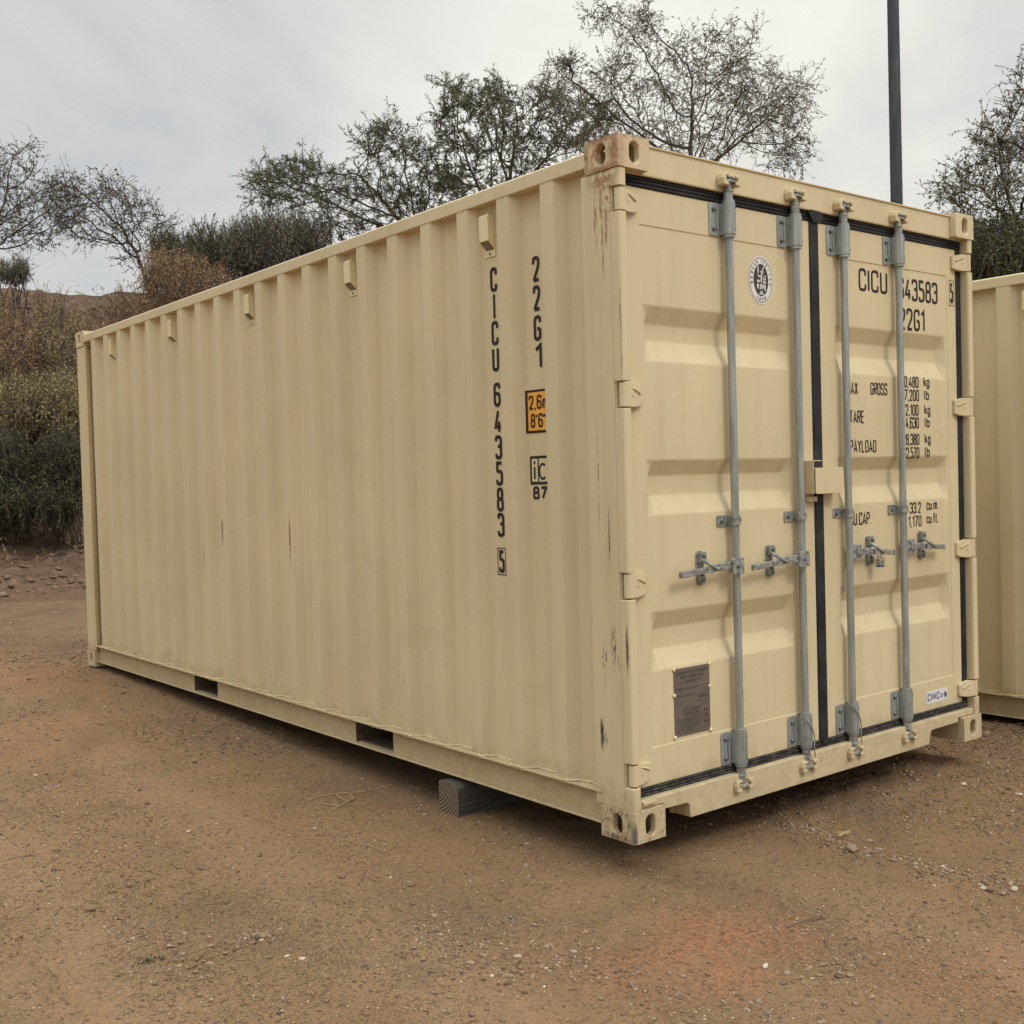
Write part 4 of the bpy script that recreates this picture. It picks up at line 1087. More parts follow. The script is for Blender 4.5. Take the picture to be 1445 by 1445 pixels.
mb.build('approval_mark', [M['ink'], M['paint']], C)
# ventilators under the top rail
vents = []
for k, yc in enumerate((.826, 1.945, 3.080, 4.225, 5.350)):
    xb = SL+.006; mb = MB(); w = .030
    yc2 = E0+(E1-E0)/2+PITCH*(1.5+4*k)+.0
    yc2 = yc
    mb.prism([(xb-.0005, 2.318), (xb-.036, 2.352), (xb-.038, 2.452), (xb-.030, 2.462), (xb-.0005, 2.462)], yc2-w, yc2+w, 'y')
    mb.box(xb-.004, xb-.0007, yc2-w-.004, yc2+w+.004, 2.290, 2.3175); mb.box(xb-.004, xb-.0007, yc2-.016, yc2+.016, 2.4625, 2.484)
    mb.mat = 1
    mb.add([(xb-.0010, yc2-w+.004, 2.3165), (xb-.0010, yc2+w-.004, 2.3165), (xb-.0365, yc2+w-.004, 2.3500), (xb-.0365, yc2-w+.004, 2.3500)], [(0,1,2,3)])
    mb.mat = 2; dome(mb, 0, 0, 0, 0.00001); 
    mb.cyl((xb-.004, yc2, 2.302), (xb-.0075, yc2, 2.302), .005, 8); mb.cyl((xb-.004, yc2-.006, 2.474), (xb-.0065, yc2-.006, 2.474), .004, 8)
    o = mb.build('vent', [M['cream'], M['mesh'], M['bolt']], C, bevel=.0015)
    vents.append(o)

# neighbouring container: a copy of the same kind with every part of its own
def copy_tree(o, parent=None, skip=()):
    c = o.copy(); col.objects.link(c); c.parent = parent
    for ch in o.children:
        if ch.name.split('.')[0] not in skip: copy_tree(ch, c, skip)
    return c
box2 = copy_tree(box_root, None, skip=('code_lettering', 'type_lettering', 'check_digit', 'gross_weight_lettering', 'tare_weight_lettering', 'payload_lettering', 'capacity_lettering', 'height_sign', 'approval_mark', 'oval_badge', 'data_plate', 'maker_sticker', 'seal_wire'))
box2.location = (3.335, -.635, -.130)
tag(box2, 'plain beige shipping container standing right behind the lettered one, cut off by the right edge', 'shipping container', 'beige shipping containers')
for c in box2.children_recursive:
    if 'label' in c: del c['label']

# padlock hanging from the right door's inner handle catch
pl = empty('padlock', (1.386+.185+.022, .006, .948))
tag(pl, 'small steel padlock with dark blue lower edge hanging from the handle of the right door', 'padlock')
mb = MB(); mb.prism(rrect(-.017, .019, -.030, .000, .004), -.010, .008, 'y'); mb.build('padlock_body', M['zinc2'], pl, bevel=.002)
mb = MB(); mb.prism(rrect(-.0175, .0195, -.036, -.0305, .002), -.011, .009, 'y'); mb.build('padlock_label', M['navy'], pl)
mb = MB(); mb.tube([(-.011, 0, -.001), (-.011, 0, .026)]+[(.001+.012*math.cos(R(a)), 0, .026+.012*math.sin(R(a))) for a in range(165, 0, -25)]+[(.013, 0, .024), (.013, 0, -.001)], .0032, 8)
mb.build('shackle', M['zinc'], pl, smooth=True)

# timber block under the near long side
mb = MB()
prof = fillet([(1.088, -.160), (1.236, -.160), (1.234, .006), (1.205, .0135), (1.112, .0140), (1.084, -.006)], .01, True, 3)
mb.prism([(a, b+.002) for a, b in prof], -.014, .62, 'x')
tb = mb.build('timber_block', M['timber'], None, bevel=.002)
tag(tb, 'weathered grey timber block with curved end grain wedged under the container side', 'timber block')

# ------------------------------------------------------------------ gravel and stones
ico = bmesh.new(); bmesh.ops.create_icosphere(ico, subdivisions=1, radius=1)
IV = np.array([v.co[:] for v in ico.verts]); IF = np.array([[v.index for v in f.verts] for f in ico.faces]); ico.free()
OV = np.array([(1, 0, 0), (-1, 0, 0), (0, 1, 0), (0, -1, 0), (0, 0, 1), (0, 0, -1)], float)
OF = np.array([(0, 2, 4), (2, 1, 4), (1, 3, 4), (3, 0, 4), (2, 0, 5), (1, 2, 5), (3, 1, 5), (0, 3, 5)])
def scatter_stones(name, P, S, mat, seed, flatn=.55, sink=.25, IV=IV, IF=IF):
    rs = np.random.RandomState(seed); n_ = len(P)
    V = IV[None]*(1+rs.uniform(-.28, .28, (n_, len(IV), 1)))
    sc = np.stack([rs.uniform(.8, 1.4, n_), rs.uniform(.6, 1.0, n_), rs.uniform(flatn*.6, flatn*1.3, n_)], 1)*S[:, None]
    V = V*sc[:, None, :]
    a = rs.uniform(0, 6.283, n_); ca, sa = np.cos(a)[:, None], np.sin(a)[:, None]
    tl = rs.uniform(-.35, .35, n_)[:, None]
    X = V[..., 0]*ca-V[..., 1]*sa; Y = V[..., 0]*sa+V[..., 1]*ca; Z = V[..., 2]+V[..., 0]*tl
    V = np.stack([X+P[:, None, 0], Y+P[:, None, 1], Z+P[:, None, 2]+(S*flatn*(.5-sink))[:, None]], -1).reshape(-1, 3)
    Fa = (IF[None]+(np.arange(n_)*len(IV))[:, None, None]).reshape(-1, 3)
    return fast_mesh(name, V, Fa, 3, [mat])
rs = np.random.RandomState(11)
def ground_pts(n_, tmin, tmax, power=1.0):
    """points of the yard in front of the camera, denser close up"""
    out = []
    while sum(len(o) for o in out) < n_:
        px = rs.uniform(-.62, .62, n_); t = tmin*(tmax/tmin)**rs.rand(n_)
        d = np.array(FW)[None, :2]+px[:, None]*np.array(RT)[None, :2]
        p = np.array(CAM)[None, :2]+d*t[:, None]
        out.append(p)
    return np.concatenate(out)[:n_]
def under_box(p): return (p[:, 0] > .15) & (p[:, 0] < 2.4) & (p[:, 1] > .35) & (p[:, 1] < 6)
P = ground_pts(420000, 1.7, 12.0)
dens = .28+.9*sstep(-.12, .28, fbm(P[:, 0]*.9+9, P[:, 1]*.9, 2))+.6*sstep(.1, .35, fbm(P[:, 0]*3.1+2, P[:, 1]*3.1, 2))
d_ = P[:, 0]-.05*P[:, 1]
for c_, w2 in ((-1.85, .2), (-.88, .15)): dens = dens*(1-.7*np.exp(-((d_-c_)/w2)**2))
P = P[(rs.rand(len(P)) < dens*.9) & ~under_box(P)]
S = np.clip(.0026*np.exp(rs.normal(0, .5, len(P))), .0014, .013)*np.clip(np.hypot(P[:, 0]+2.88, P[:, 1]+2.93)/4.5, .8, 1.5)
Z = ground_z(P[:, 0], P[:, 1])
g1 = scatter_stones('gravel', np.column_stack([P, Z]), S, M['gravel'], 5, IV=OV*1.15, IF=OF)
tag(g1, 'brown and grey grit and small gravel strewn over the dirt yard', 'gravel', kind='stuff')
# gravel drifts: the ridge right of the door and patches in front
Q = []
t = rs.uniform(-1.5, .05, 1500); Q.append(np.column_stack([.85+.32*(t+.45)**2+rs.normal(0, .05, 1500), t]))
t = rs.uniform(-1.3, .05, 900); Q.append(np.column_stack([-.57+.06*np.sin(t*4)+rs.normal(0, .075, 900), t]))
t = rs.uniform(0, 1, 450); Q.append(np.column_stack([-.80+rs.normal(0, .06, 450), .25-.6*t]))
t = rs.uniform(0, 1, 260); Q.append(np.column_stack([-1.25+rs.normal(0, .035, 260), .52+rs.normal(0, .04, 260)]))
t = rs.uniform(0, 1, 450); Q.append(np.column_stack([-1.52+rs.normal(0, .10, 450), .85-.6*t]))
t = rs.uniform(0, 1, 500); Q.append(np.column_stack([-.05+rs.normal(0, .25, 500), -.95+rs.normal(0, .09, 500)]))
Q = np.concatenate(Q); S = np.clip(.0040*np.exp(rs.normal(0, .5, len(Q))), .0020, .014)
g2 = scatter_stones('gravel', np.column_stack([Q, ground_z(Q[:, 0], Q[:, 1])]), S, M['gravel'], 6)
tag(g2, 'coarser brown gravel heaped in low ridges before the doors', 'gravel', kind='stuff')
Q = ground_pts(2200, 1.7, 9); Q = Q[~under_box(Q)]; S = np.clip(.0022*np.exp(rs.normal(0, .35, len(Q))), .0015, .007)
g3 = scatter_stones('pale_chips', np.column_stack([Q, ground_z(Q[:, 0], Q[:, 1])]), S, M['chip'], 8)
tag(g3, 'tiny whitish stone chips scattered across the dirt yard', 'stone chips', kind='stuff')
# rubble on the foot of the bank
Q = np.column_stack([rs.uniform(-6, 10, 9000), 12.0+8.3*rs.rand(9000)]); S = np.clip(.026*np.exp(rs.normal(0, .55, len(Q))), .010, .10)
g4 = scatter_stones('rubble', np.column_stack([Q, np.maximum(hill_z(Q[:, 0], Q[:, 1]), ground_z(Q[:, 0], Q[:, 1], False))]), S, stonemat('bank_rubble', [(.11, .070, .045), (.16, .10, .065), (.20, .135, .09), (.14, .088, .056), (.24, .17, .12)]), 9, flatn=.5, IV=OV*1.1, IF=OF)
tag(g4, 'reddish brown clods and rubble on the dirt bank behind the yard', 'rubble', kind='stuff')

def floor_at(px, py):
    d = FW+RT*((px-722.5)/F_PX)-UP*((py-722.5)/F_PX); z = -.13
    for _ in range(4):
        t = (z-CAM.z)/d.z; p = CAM+d*t; z = float(ground_z(p.x, p.y))
    return Vector((p.x, p.y, z))
stones = [(1203, 1199, 11, 0, 'largest tan stone of the gravel ridge, beside the straw wisp right of the doors'),
 (1226, 1188, 6, 0, 'flat tan stone just behind the largest one on the gravel ridge'), (1240, 1200, 6, 0, 'long narrow stone right of the largest one on the gravel ridge'),
 (1198, 1192, 4, 0, 'small round stone touching the largest tan stone'),
 (1284, 1206, 4, 0, 'pointed tan stone in the middle of the gravel ridge'), (1414, 1261, 7, 0, 'dull tan stone at the far right end of the gravel ridge'),
 (1432, 1255, 6, 1, 'cream coloured stone at the far right end of the gravel ridge'), (1388, 1254, 4, 1, 'small whitish stone on the ridge left of the cream coloured stone'),
 (1360, 1108, 5, 1, 'pale stone in the yard below the right container corner'), (1373, 1110, 5, 0, 'grey stone right beside the pale one below the right container corner'),
 (1438, 1121, 5, 1, 'bright white pebble near the right edge in front of the second container'),
 (1080, 1364, 6, 1, 'whitish pebble on the reddish dirt patch'), (964, 1378, 5, 0, 'dull pebble at the lower edge of the reddish dirt patch'),
 (405, 1350, 4, 1, 'left one of two pale pebbles low in the middle of the yard'), (426, 1354, 5, 1, 'right one of two pale pebbles low in the middle of the yard'),
 (810, 1344, 5, 2, 'reddish flat stone left of the reddish dirt patch'), (1318, 1250, 3, 1, 'lone white pebble below the gravel ridge'), (694, 1378, 4, 1, 'pale pebble right of the pale pebble pair')]
for k, (px, py, rp, kind, lab) in enumerate(stones):
    p = floor_at(px, py); depth = (p-CAM).dot(FW); r = rp/F_PX*depth*.9
    rr = np.random.RandomState(100+k)
    bm = bmesh.new(); bmesh.ops.create_icosphere(bm, subdivisions=2, radius=r)
    fl = Vector((1.15+rr.rand()*.3, .8, .5))
    for v in bm.verts:
        nz_ = mnoise.noise(v.co/r*1.3+Vector((k*7, 0, 0)))*.35
        v.co = Vector((v.co.x*fl.x, v.co.y*fl.y, v.co.z*fl.z))*(1+nz_)
    me = bpy.data.meshes.new('stone'); bm.to_mesh(me); bm.free()
    me.materials.append(M[('stone', 'chip', 'gravel')[kind]])
    o = bpy.data.objects.new('stone', me); col.objects.link(o); o.location = p+Vector((0, 0, r*.22)); o.rotation_euler = (0, 0, rr.rand()*3)
    tag(o, lab, 'stone', 'loose stones in the yard')

# dry straw and sticks on the ground
def strand(pxs, r, lift=.006, wob=.0):
    pts = []
    for i, (px, py) in enumerate(pxs): p = floor_at(px, py); pts.append(p+Vector((0, 0, lift+wob*math.sin(i*2.1))))
    return pts
mb = MB()
for pxs in ([(434, 1131), (445, 1123), (460, 1124), (478, 1121), (494, 1122), (500, 1128), (492, 1133), (480, 1129), (474, 1122)],
            [(436, 1131), (450, 1126), (470, 1122), (490, 1120)], [(465, 1147), (480, 1139), (493, 1132), (503, 1126)],
            [(500, 1120), (515, 1119), (530, 1114), (552, 1109)], [(430, 1124), (446, 1122)], [(455, 1136), (480, 1140)]):
    mb.tube(strand(pxs, .002, .006, .004), .0024, 5)
tag(mb.build('dry_straw', M['leaf_straw']), 'tangled loop of dry straw stalks on the dirt left of the timber block', 'dry straw')
mb = MB()
for pxs in ([(1183, 1185), (1190, 1182), (1200, 1179)], [(1184, 1187), (1192, 1183), (1199, 1182)], [(1180, 1182), (1186, 1181)]): mb.tube(strand(pxs, .002, .02), .0035, 5)
tag(mb.build('dry_straw', M['leaf_straw']), 'short pale straw wisp among the stones of the gravel ridge', 'dry straw')
mb = MB()
mb.tube(strand([(0, 1216), (30, 1208), (60, 1205), (92, 1204), (118, 1201)], .002, -.0005), .0026, 6); mb.tube(strand([(40, 1226), (70, 1217), (92, 1206)], .002, 0), .0018, 5)
tag(mb.build('fallen_twig', M['bark_warm']), 'forked brown twig lying on the dirt at the left edge', 'twig')
mb = MB()
mb.tube(strand([(1110, 1310), (1130, 1302), (1165, 1296)], .002, .002), .0025, 6); mb.tube(strand([(1118, 1307), (1140, 1298), (1160, 1295)], .002, .002), .0018, 5)
tag(mb.build('fallen_twig', M['bark_warm']), 'dark double twig lying above the reddish dirt patch', 'twig')
mb = MB(); mb.tube(strand([(264, 1282), (282, 1279), (300, 1276), (320, 1274), (336, 1273)], .002, .001), .0014, 5)
tag(mb.build('fallen_twig', M['bark_warm']), 'thin straight twig lying in the middle of the left yard', 'twig')
# small weed
mb = MB(); rr = random.Random(4); c0 = floor_at(212, 1357)
for k in range(26):
    a = rr.uniform(0, 6.28); r = rr.uniform(.004, .045); p = c0+Vector((math.cos(a)*r, math.sin(a)*r*.5, .004)); q = p+Vector((rr.uniform(-.01, .01), rr.uniform(-.01, .01), rr.uniform(.004, .012)))
    s = Vector((rr.uniform(-.006, .006), rr.uniform(-.006, .006), .002)); mb.add([p-s, p+s, q+s, q-s], [(0,1,2,3)])
tag(mb.build('weed', M['leaf_green'], recalc=False), 'tiny green weed growing flat on the dirt at lower left', 'weed')

# ------------------------------------------------------------------ steel pole
pp = at(1273, 700, 10.9); pz = float(ground_z(pp.x, pp.y))
mb = MB(); mb.tube([(0, 0, 0), (0, 0, 4.5), (0, 0, 9.2)], [.062, .056, .050], 20); mb.cyl((0, 0, 0), (0, 0, .03), .14, 20)
pole = empty('steel_pole', (pp.x, pp.y, pz)); tag(pole, 'tall dark grey steel pole rising behind the container roof', 'pole')
mb.build('pole_shaft', M['pole'], pole, smooth=True)
mb = MB(); mb.cyl((0, 0, 9.2), (0, 0, 9.24), .056, 16); mb.build('pole_cap', M['pole'], pole)

# ------------------------------------------------------------------ trees
def colonize(base, attractors, step, infl, kill, iters=160, up=.15, seed=0, trunk_dir=Vector((0, 0, 1)), start_len=None):
    rr = random.Random(seed)
    nodes = [Vector(base)]; par = [-1]; A = [Vector(a) for a in attractors]
    # trunk towards the cloud
    cen = sum(A, Vector())/len(A)
    while min((a-nodes[-1]).length for a in A) > infl*.9:
        d = (cen-nodes[-1]).normalized()*.6+trunk_dir*.4+Vector((rr.uniform(-.2, .2), rr.uniform(-.2, .2), 0)); d.normalize()
        nodes.append(nodes[-1]+d*step); par.append(len(nodes)-2)
        if len(nodes) > 60: break
    for it in range(iters):
        if not A: break
        kd = kdtree.KDTree(len(nodes))
        for i, p in enumerate(nodes): kd.insert(p, i)
        kd.balance(); acc = {}; keep = []
        for a in A:
            co, i, dist = kd.find(a)
            if dist < kill: continue
            keep.append(a)
            if dist < infl: acc.setdefault(i, []).append((a-nodes[i]).normalized())
        if not acc: break
        A = keep
        for i, ds in acc.items():
            d = sum(ds, Vector()); d = d.normalized() if d.length > .05 else Vector((rr.uniform(-1, 1), rr.uniform(-1, 1), .3)).normalized()
            d = (d+Vector((rr.uniform(-.3, .3), rr.uniform(-.3, .3), rr.uniform(-.2, .2)+up))).normalized()
            nodes.append(nodes[i]+d*step); par.append(i)
    return nodes, par
def cloud(blobs, n, rr):
    """blobs: (px, py, t, rx_px, ry_px, rdepth_m, weight)"""
    tot = sum(b[6] for b in blobs); out = []
    for px, py, t, rx, ry, rd, wt in blobs:
        for _ in range(max(2, int(n*wt/tot))):
            while True:
                a, b, c = rr.uniform(-1, 1), rr.uniform(-1, 1), rr.uniform(-1, 1)
                q = a*a+b*b+c*c
                if q <= 1 and rr.random() < .35+.65*q: break
            out.append(at(px+a*rx, py+b*ry, t+c*rd))
    return out
def make_tree(name, label, base, blobs, n_att=420, step=.16, infl=1.6, kill=.26, seed=1, leaf='leaf_green', bark='bark', tip=.006, twigs=3, twig_len=.45, leaves=10,
              leaf_len=.04, leaf_w=.012, curl=.5, droop=0., up=.12, rpow=2.3, rmax=.16, group='trees behind the container', cat='tree', nlevels=3, twig_r=.0045, leafy=1.0):
    rr = random.Random(seed)
    A = cloud(blobs, n_att, rr)
    nodes, par = colonize(base, A, step, infl, kill, seed=seed, up=up)
    N = len(nodes); ch = [[] for _ in range(N)]
    for i in range(1, N): ch[par[i]].append(i)
    rad = [0]*N
    for i in range(N-1, -1, -1):
        rad[i] = tip if not ch[i] else sum(rad[c]**rpow for c in ch[i])**(1/rpow)
    mx = max(rad); sc = min(1, rmax/mx)
    rad = [max(tip*.8, r*sc if r > tip*1.5 else r) for r in rad]
    root = empty(name, base); tag(root, label, cat, group)
    inv = -Vector(base)
    trunk = MB(); limbs = MB()
    # chains: follow the thickest child
    def chain(i):
        pts = [i]
        while ch[pts[-1]]: pts.append(max(ch[pts[-1]], key=lambda c: rad[c]))
        return pts
    stack = [(0, -1)]
    first = True
    while stack:
        i, p = stack.pop()
        c = chain(i)
        idxs = ([p] if p >= 0 else [])+c
        pts = [nodes[k]+inv for k in idxs]; rs_ = [rad[k] for k in idxs]
        if p >= 0: rs_[0] = min(rs_[0], rs_[1]*1.3)
        if p < 0 and len(rs_) > 2: rs_[0] *= 1.35
        n_s = 8 if max(rs_) > .05 else 5 if max(rs_) > .02 else 3
        if len(pts) > 1: (trunk if first else limbs).tube(pts, rs_, n_s, cap=False)
        first = False
        for k in c:
            for q in ch[k]:
                if q not in c: stack.append((q, k))
    trunk.build('trunk', M[bark], root, smooth=True, recalc=False)
    # twigs and leaves
    LV = []; tw = limbs
    kids = [0]*N
    for i in range(N-1, 0, -1): kids[par[i]] += kids[i]+1
    for i in range(1, N):
        if kids[i] > nlevels*4: continue
        nt = twigs if kids[i] < 3 else max(1, twigs//2)
        d0 = (nodes[i]-nodes[par[i]]).normalized()
        for _ in range(nt):
            L_ = twig_len*rr.uniform(.45, 1.25); ns = 5
            d = (d0+Vector((rr.gauss(0, .7), rr.gauss(0, .7), rr.gauss(0, .5)+up))).normalized()
            p = nodes[i].copy(); pts = [p+inv]; cv = Vector((rr.gauss(0, curl), rr.gauss(0, curl), rr.gauss(0, curl)-droop))
            for s in range(ns):
                d = (d+cv*.35+Vector((rr.gauss(0, .14), rr.gauss(0, .14), rr.gauss(0, .14)))).normalized(); p = p+d*(L_/ns); pts.append(p+inv)
            tw.tube(pts, [twig_r]*3+[twig_r*.75]*(len(pts)-3), 3, cap=False)
            for _ in range(int(leaves*leafy*rr.uniform(.5, 1.4))):
                t = rr.uniform(.15, 1.0)*(len(pts)-1); k = min(int(t), len(pts)-2); q = pts[k].lerp(pts[k+1], t-k)
                ld = ((pts[k+1]-pts[k]).normalized()*.8+Vector((rr.gauss(0, .8), rr.gauss(0, .8), rr.gauss(0, .6)-droop*.5))).normalized()
                sd = ld.cross(Vector((rr.gauss(0, 1), rr.gauss(0, 1), rr.gauss(0, 1)))).normalized()
                l = leaf_len*rr.uniform(.6, 1.4); w = leaf_w*rr.uniform(.7, 1.3)
                LV.append((q, q+ld*l*.5+sd*w, q+ld*l, q+ld*l*.5-sd*w))
    limbs.build('branches', M[bark], root, recalc=False)
    if LV:
        V = np.array([[p[:] for p in q] for q in LV]).reshape(-1, 3); Fc = np.arange(len(V)).reshape(-1, 4)
        fast_mesh('crown', V, Fc, 4, [M[leaf]], root)
    return root
def hill_base(px, t, lift=-.1):
    p = at(px, 600, t); return Vector((p.x, p.y, float(hill_z(p.x, p.y))+lift))

# 1, 2: nearly bare shrubs on the crest at far left
make_tree('desert_tree', 'almost leafless grey tree on the ridge, cut off by the left edge', hill_base(-20, 25),
          [(20, 300, 25, 100, 60, 1.6, 3), (-40, 280, 25, 80, 90, 1.5, 2), (38, 225, 25, 16, 30, .5, .35)], n_att=750, step=.16, infl=2.2, kill=.25, seed=21, leaf='leaf_grey', twigs=4, twig_len=.5, leaves=6,
          leaf_len=.055, leaf_w=.013, curl=.7, twig_r=.0048, tip=.007, rmax=.11)
make_tree('desert_tree', 'arching almost bare tree on the ridge above the far container corner', hill_base(222, 24),
          [(140, 300, 24, 75, 55, 1.2, 3), (100, 262, 24, 30, 22, .6, .6), (200, 345, 24, 55, 35, 1, 1.2), (235, 325, 24, 22, 20, .6, .3)], n_att=750, step=.15, infl=2.2, kill=.24, seed=5, leaf='leaf_grey', twigs=4, twig_len=.45, leaves=6,
          leaf_len=.05, leaf_w=.013, curl=.7, twig_r=.0048, tip=.007, rmax=.10)
# 3: feathery green trees
make_tree('mesquite_tree', 'feathery green tree leaning left over the middle of the container roof', hill_base(650, 23),
          [(430, 265, 23, 75, 40, 1.3, 2.6), (520, 290, 23, 85, 50, 1.3, 3.2), (545, 205, 23, 45, 32, .8, 1.1), (610, 290, 23, 60, 60, 1.2, 2), (365, 262, 23, 22, 18, .6, .4), (590, 225, 23, 30, 30, .8, .6)],
          n_att=950, step=.15, infl=2.2, kill=.23, seed=8, leaf='leaf_green', twigs=3, twig_len=.46, leaves=28, leaf_len=.085, leaf_w=.0078, curl=.45, twig_r=.005, tip=.007, rmax=.12, up=.2)
make_tree('mesquite_tree', 'upright feathery green tree with a rounded crown left of the rusty corner casting', hill_base(700, 22),
          [(680, 180, 22, 75, 55, 1.3, 3.4), (640, 140, 22, 28, 30, .8, .6), (705, 140, 22, 22, 26, .8, .6), (740, 215, 22, 60, 50, 1.2, 2.2), (650, 255, 22, 50, 30, 1, .8), (800, 200, 22, 60, 60, 1, 2.0), (770, 150, 22, 35, 30, .8, .7), (720, 270, 22, 70, 20, 1, .8)],
          n_att=950, step=.15, infl=2.2, kill=.22, seed=12, leaf='leaf_green', twigs=3, twig_len=.42, leaves=28, leaf_len=.08, leaf_w=.0078, curl=.4, twig_r=.005, tip=.007, rmax=.12, up=.25)
# 4: wide open tree behind the doors
b4 = at(965, 600, 13.4); b4.z = float(ground_z(b4.x, b4.y))-.05
make_tree('palo_verde_tree', 'tall open crowned tree with curling bare twigs rising behind the door end', b4,
          [(960, 150, 13.4, 150, 100, 1.3, 5), (900, 40, 13.4, 45, 45, .6, .9), (1080, 150, 13.4, 75, 65, 1.0, 2.4), (800, 130, 13.4, 50, 45, .7, .9), (1000, 80, 13.4, 60, 45, .8, .9), (1110, 210, 13.4, 40, 40, .7, .8), (860, 190, 13.4, 70, 40, .8, 1.2), (1060, 55, 13.4, 18, 25, .4, .12), (850, 20, 13.4, 30, 18, .4, .25)],
          n_att=1150, step=.10, infl=1.5, kill=.15, seed=33, leaf='leaf_grey', bark='bark', twigs=5, twig_len=.28, leaves=11, leaf_len=.034, leaf_w=.0055, curl=1.1, droop=.3, twig_r=.0022, tip=.0036, rmax=.085, up=.12)
# 5: dense dark tree on the right
b5 = at(1490, 600, 14.0); b5.z = float(ground_z(b5.x, b5.y))-.05
make_tree('mesquite_tree', 'dense dark tree above the second container at the right edge', b5,
          [(1440, 250, 14, 75, 90, 1.3, 4), (1370, 275, 14, 55, 30, .9, 1.6), (1500, 220, 14, 90, 110, 1.4, 3), (1345, 240, 14, 16, 10, .3, .2), (1330, 275, 14, 22, 14, .3, .35), (1440, 130, 14, 22, 35, .5, .4), (1400, 190, 14, 35, 30, .6, .7), (1400, 310, 14, 50, 24, .9, 1.4)],
          n_att=700, step=.11, infl=1.6, kill=.18, seed=44, leaf='leaf_grey', twigs=4, twig_len=.34, leaves=10, leaf_len=.045, leaf_w=.0085, curl=.6, twig_r=.0036, tip=.005, rmax=.11, up=.15)

def make_bush(name, label, base, blobs, n, leaf, seed, leaf_len=.06, leaf_w=.014, stems=22, bark='bark', group='shrubs on the bank', strands=1.0, cat='shrub'):
    """bush: stems fan out from the base, leaf sprays fill the crown volume"""
    rr = random.Random(seed); root = empty(name, base); tag(root, label, cat, group); inv = -Vector(base)
    sm = MB(); LV = []
    tips = cloud(blobs, n, rr)
    for k, tp in enumerate(tips):
        fx_, fy_ = tp.x+(base[0]-tp.x)*.35+rr.uniform(-.25, .25), tp.y+(base[1]-tp.y)*.35+rr.uniform(-.25, .25)
        fz_ = float(hill_z(fx_, fy_)) if base[1] > 11 else base[2]
        fromb = Vector((fx_, fy_, min(fz_, tp.z-.05)))
        out = (tp-fromb); L = out.length
        if k < stems:
            mid = fromb.lerp(tp, .5)+Vector((rr.uniform(-.2, .2), rr.uniform(-.2, .2), rr.uniform(0, .25)))*min(1, L)
            sm.tube([fromb+inv, mid+inv, tp+inv], [.016, .010, .004], 4, cap=False)
        d = (out.normalized()*.6+Vector((rr.gauss(0, .5), rr.gauss(0, .5), rr.gauss(.35, .4)))).normalized()
        Lt = rr.uniform(.15, .42)*strands; p0 = tp-d*Lt*.5; p1 = tp+d*Lt*.5
        sm.tube([p0+inv, p1+inv], [.006, .003], 3, cap=False)
        for _ in range(rr.randint(9, 17)):
            t = rr.uniform(0, 1); q = p0.lerp(p1, t)+inv
            ld = (d*.7+Vector((rr.gauss(0, .7), rr.gauss(0, .7), rr.gauss(.1, .6)))).normalized(); sd = ld.cross(Vector((rr.gauss(0, 1), rr.gauss(0, 1), rr.gauss(0, 1)))).normalized()
            l = leaf_len*rr.uniform(.5, 1.5); w = leaf_w*rr.uniform(.6, 1.3)
            LV.append((q, q+ld*l*.5+sd*w, q+ld*l, q+ld*l*.5-sd*w))
    sm.build('stems', M[bark], root, recalc=False)
    V = np.array([[p[:] for p in q] for q in LV]).reshape(-1, 3); fast_mesh('foliage', V, np.arange(len(V)).reshape(-1, 4), 4, [M[leaf]], root)
    return root
make_bush('green_shrub', 'rounded olive shrub on the ridge behind the roof edge, densest of the ridge shrubs', hill_base(390, 22.5), [(385, 350, 22.5, 75, 45, 1.2, 3), (330, 365, 22.5, 45, 35, 1, 1.2), (440, 335, 22.5, 30, 22, .8, .5)], 2100, 'leaf_grey', 61, leaf_len=.06, leaf_w=.0075, strands=1.9)
make_bush('green_shrub', 'ragged dark green shrub left of the rounded one on the ridge', hill_base(262, 22.5), [(262, 370, 22.5, 48, 30, 1, 2), (232, 350, 22.5, 18, 14, .5, .3), (290, 350, 22.5, 28, 30, .6, .6)], 950, 'leaf_green', 62, leaf_len=.07, leaf_w=.008, strands=2.0)
W_ = dict(leaf_len=.05, leaf_w=.0065)
make_bush('rust_shrub', 'rust brown feathery shrub just above the far end of the roof rail', hill_base(262, 20.6), [(262, 405, 20.6, 65, 30, .9, 2), (190, 440, 20.2, 40, 22, .8, .6), (235, 380, 20.6, 40, 22, .7, .5)], 1000, 'leaf_rust', 63, bark='bark_warm', strands=1.9, **W_)
make_bush('dry_shrub', 'straw and olive feathery shrub on the upper slope beside the container corner', hill_base(92, 18.7), [(92, 500, 18.7, 46, 50, .6, 2), (70, 450, 19.2, 34, 26, .6, .6)], 480, 'leaf_dry', 64, bark='bark_warm', strands=2.3, **W_)
make_bush('rust_shrub', 'rust tinted feathery shrub on the upper slope at the left edge', hill_base(20, 18.2), [(20, 500, 18.4, 46, 44, .6, 2), (0, 450, 19.0, 30, 30, .5, .6)], 400, 'leaf_rust', 65, bark='bark_warm', strands=2.3, **W_)
make_bush('olive_shrub', 'yellowish olive feathery shrub on the middle slope beside the container corner', hill_base(85, 17.4), [(85, 585, 17.4, 45, 52, .6, 2)], 800, 'leaf_yellow', 66, bark='bark_warm', strands=2.0, **W_)
make_bush('dark_shrub', 'dark green shrub at the foot of the bank beside the container corner', hill_base(85, 16.5), [(88, 660, 16.5, 40, 44, .6, 2), (75, 708, 16.2, 44, 26, .5, 1.2)], 1500, 'leaf_dark', 67, leaf_len=.045, leaf_w=.008, strands=1.4, stems=8)
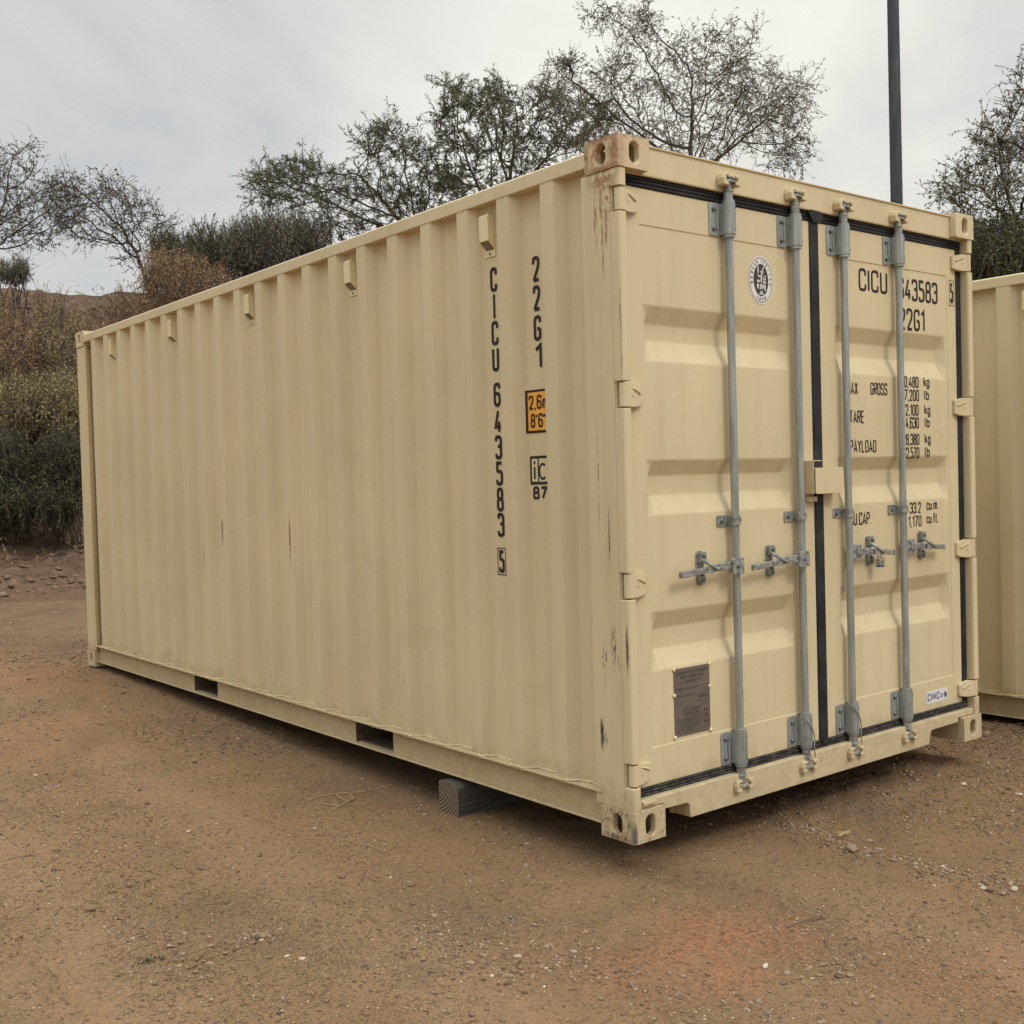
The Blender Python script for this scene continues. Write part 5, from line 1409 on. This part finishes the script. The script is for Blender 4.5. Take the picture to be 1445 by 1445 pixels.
make_bush('dark_shrub', 'dark green shrub at the foot of the bank at the left edge', hill_base(0, 16.5), [(0, 660, 16.5, 50, 46, .6, 2), (5, 712, 16.2, 50, 26, .5, 1.2)], 1500, 'leaf_dark', 68, leaf_len=.045, leaf_w=.008, strands=1.4, stems=8)
make_bush('olive_shrub', 'yellowish olive feathery shrub on the middle slope at the left edge', hill_base(18, 17.5), [(18, 590, 17.4, 40, 50, .6, 2)], 700, 'leaf_yellow', 70, bark='bark_warm', strands=2.0, **W_)
make_bush('dry_shrub', 'straw coloured feathery shrub half way up the bank, farthest left of all', hill_base(-85, 17.8), [(-85, 560, 17.8, 60, 60, .7, 2)], 600, 'leaf_dry', 72, strands=2.0, **W_)
make_bush('dark_shrub', 'broad dark green shrub at the foot of the bank, farthest left', hill_base(-115, 16.6), [(-110, 670, 16.6, 60, 50, .7, 2)], 1100, 'leaf_dark', 73, leaf_len=.06, leaf_w=.010, strands=1.4, stems=8)
make_bush('grass_tuft', 'spiky grey grass tuft on the crest at the far left', hill_base(18, 21.6), [(18, 385, 21.6, 26, 14, .4, 1)], 150, 'leaf_grey', 71, leaf_len=.12, leaf_w=.006, strands=1.2, cat='grass tuft', stems=12)
bb = at(1450, 600, 13.2); bb.z = float(ground_z(bb.x, bb.y))
make_bush('dark_shrub', 'dense dark shrub filling the gap above the second container roof', bb, [(1430, 365, 13.3, 85, 50, .8, 4), (1500, 350, 13.4, 70, 60, .8, 2), (1420, 480, 13.3, 90, 90, .7, 2)], 3400, 'leaf_dark', 69, leaf_len=.05, leaf_w=.008, strands=1.2, group='shrubs behind the second container')
# small weeds and shrublets scattered on the slope
rr = random.Random(77); mbv = []
for k in range(420):
    px = rr.uniform(-12, 9); y = rr.uniform(13.2, 21.5); z = float(hill_z(px, y))
    for _ in range(10):
        q = Vector((px+rr.gauss(0, .12), y+rr.gauss(0, .12), z+rr.uniform(0, .25))); ld = Vector((rr.gauss(0, 1), rr.gauss(0, 1), rr.gauss(.6, .6))).normalized(); sd = ld.cross(Vector((rr.gauss(0, 1), rr.gauss(0, 1), rr.gauss(0, 1)))).normalized()
        l = rr.uniform(.05, .16); w = rr.uniform(.006, .012); mbv.append((q, q+ld*l*.5+sd*w, q+ld*l, q+ld*l*.5-sd*w))
V = np.array([[p[:] for p in q] for q in mbv]).reshape(-1, 3)
tag(fast_mesh('scrub', V, np.arange(len(V)).reshape(-1, 4), 4, [M['leaf_yellow'], M['leaf_rust'], M['leaf_green']], midx=np.repeat(np.random.RandomState(2).randint(0, 3, 420), 10)), 'thin brown and olive scrub covering the bank behind the yard', 'scrub', kind='stuff')
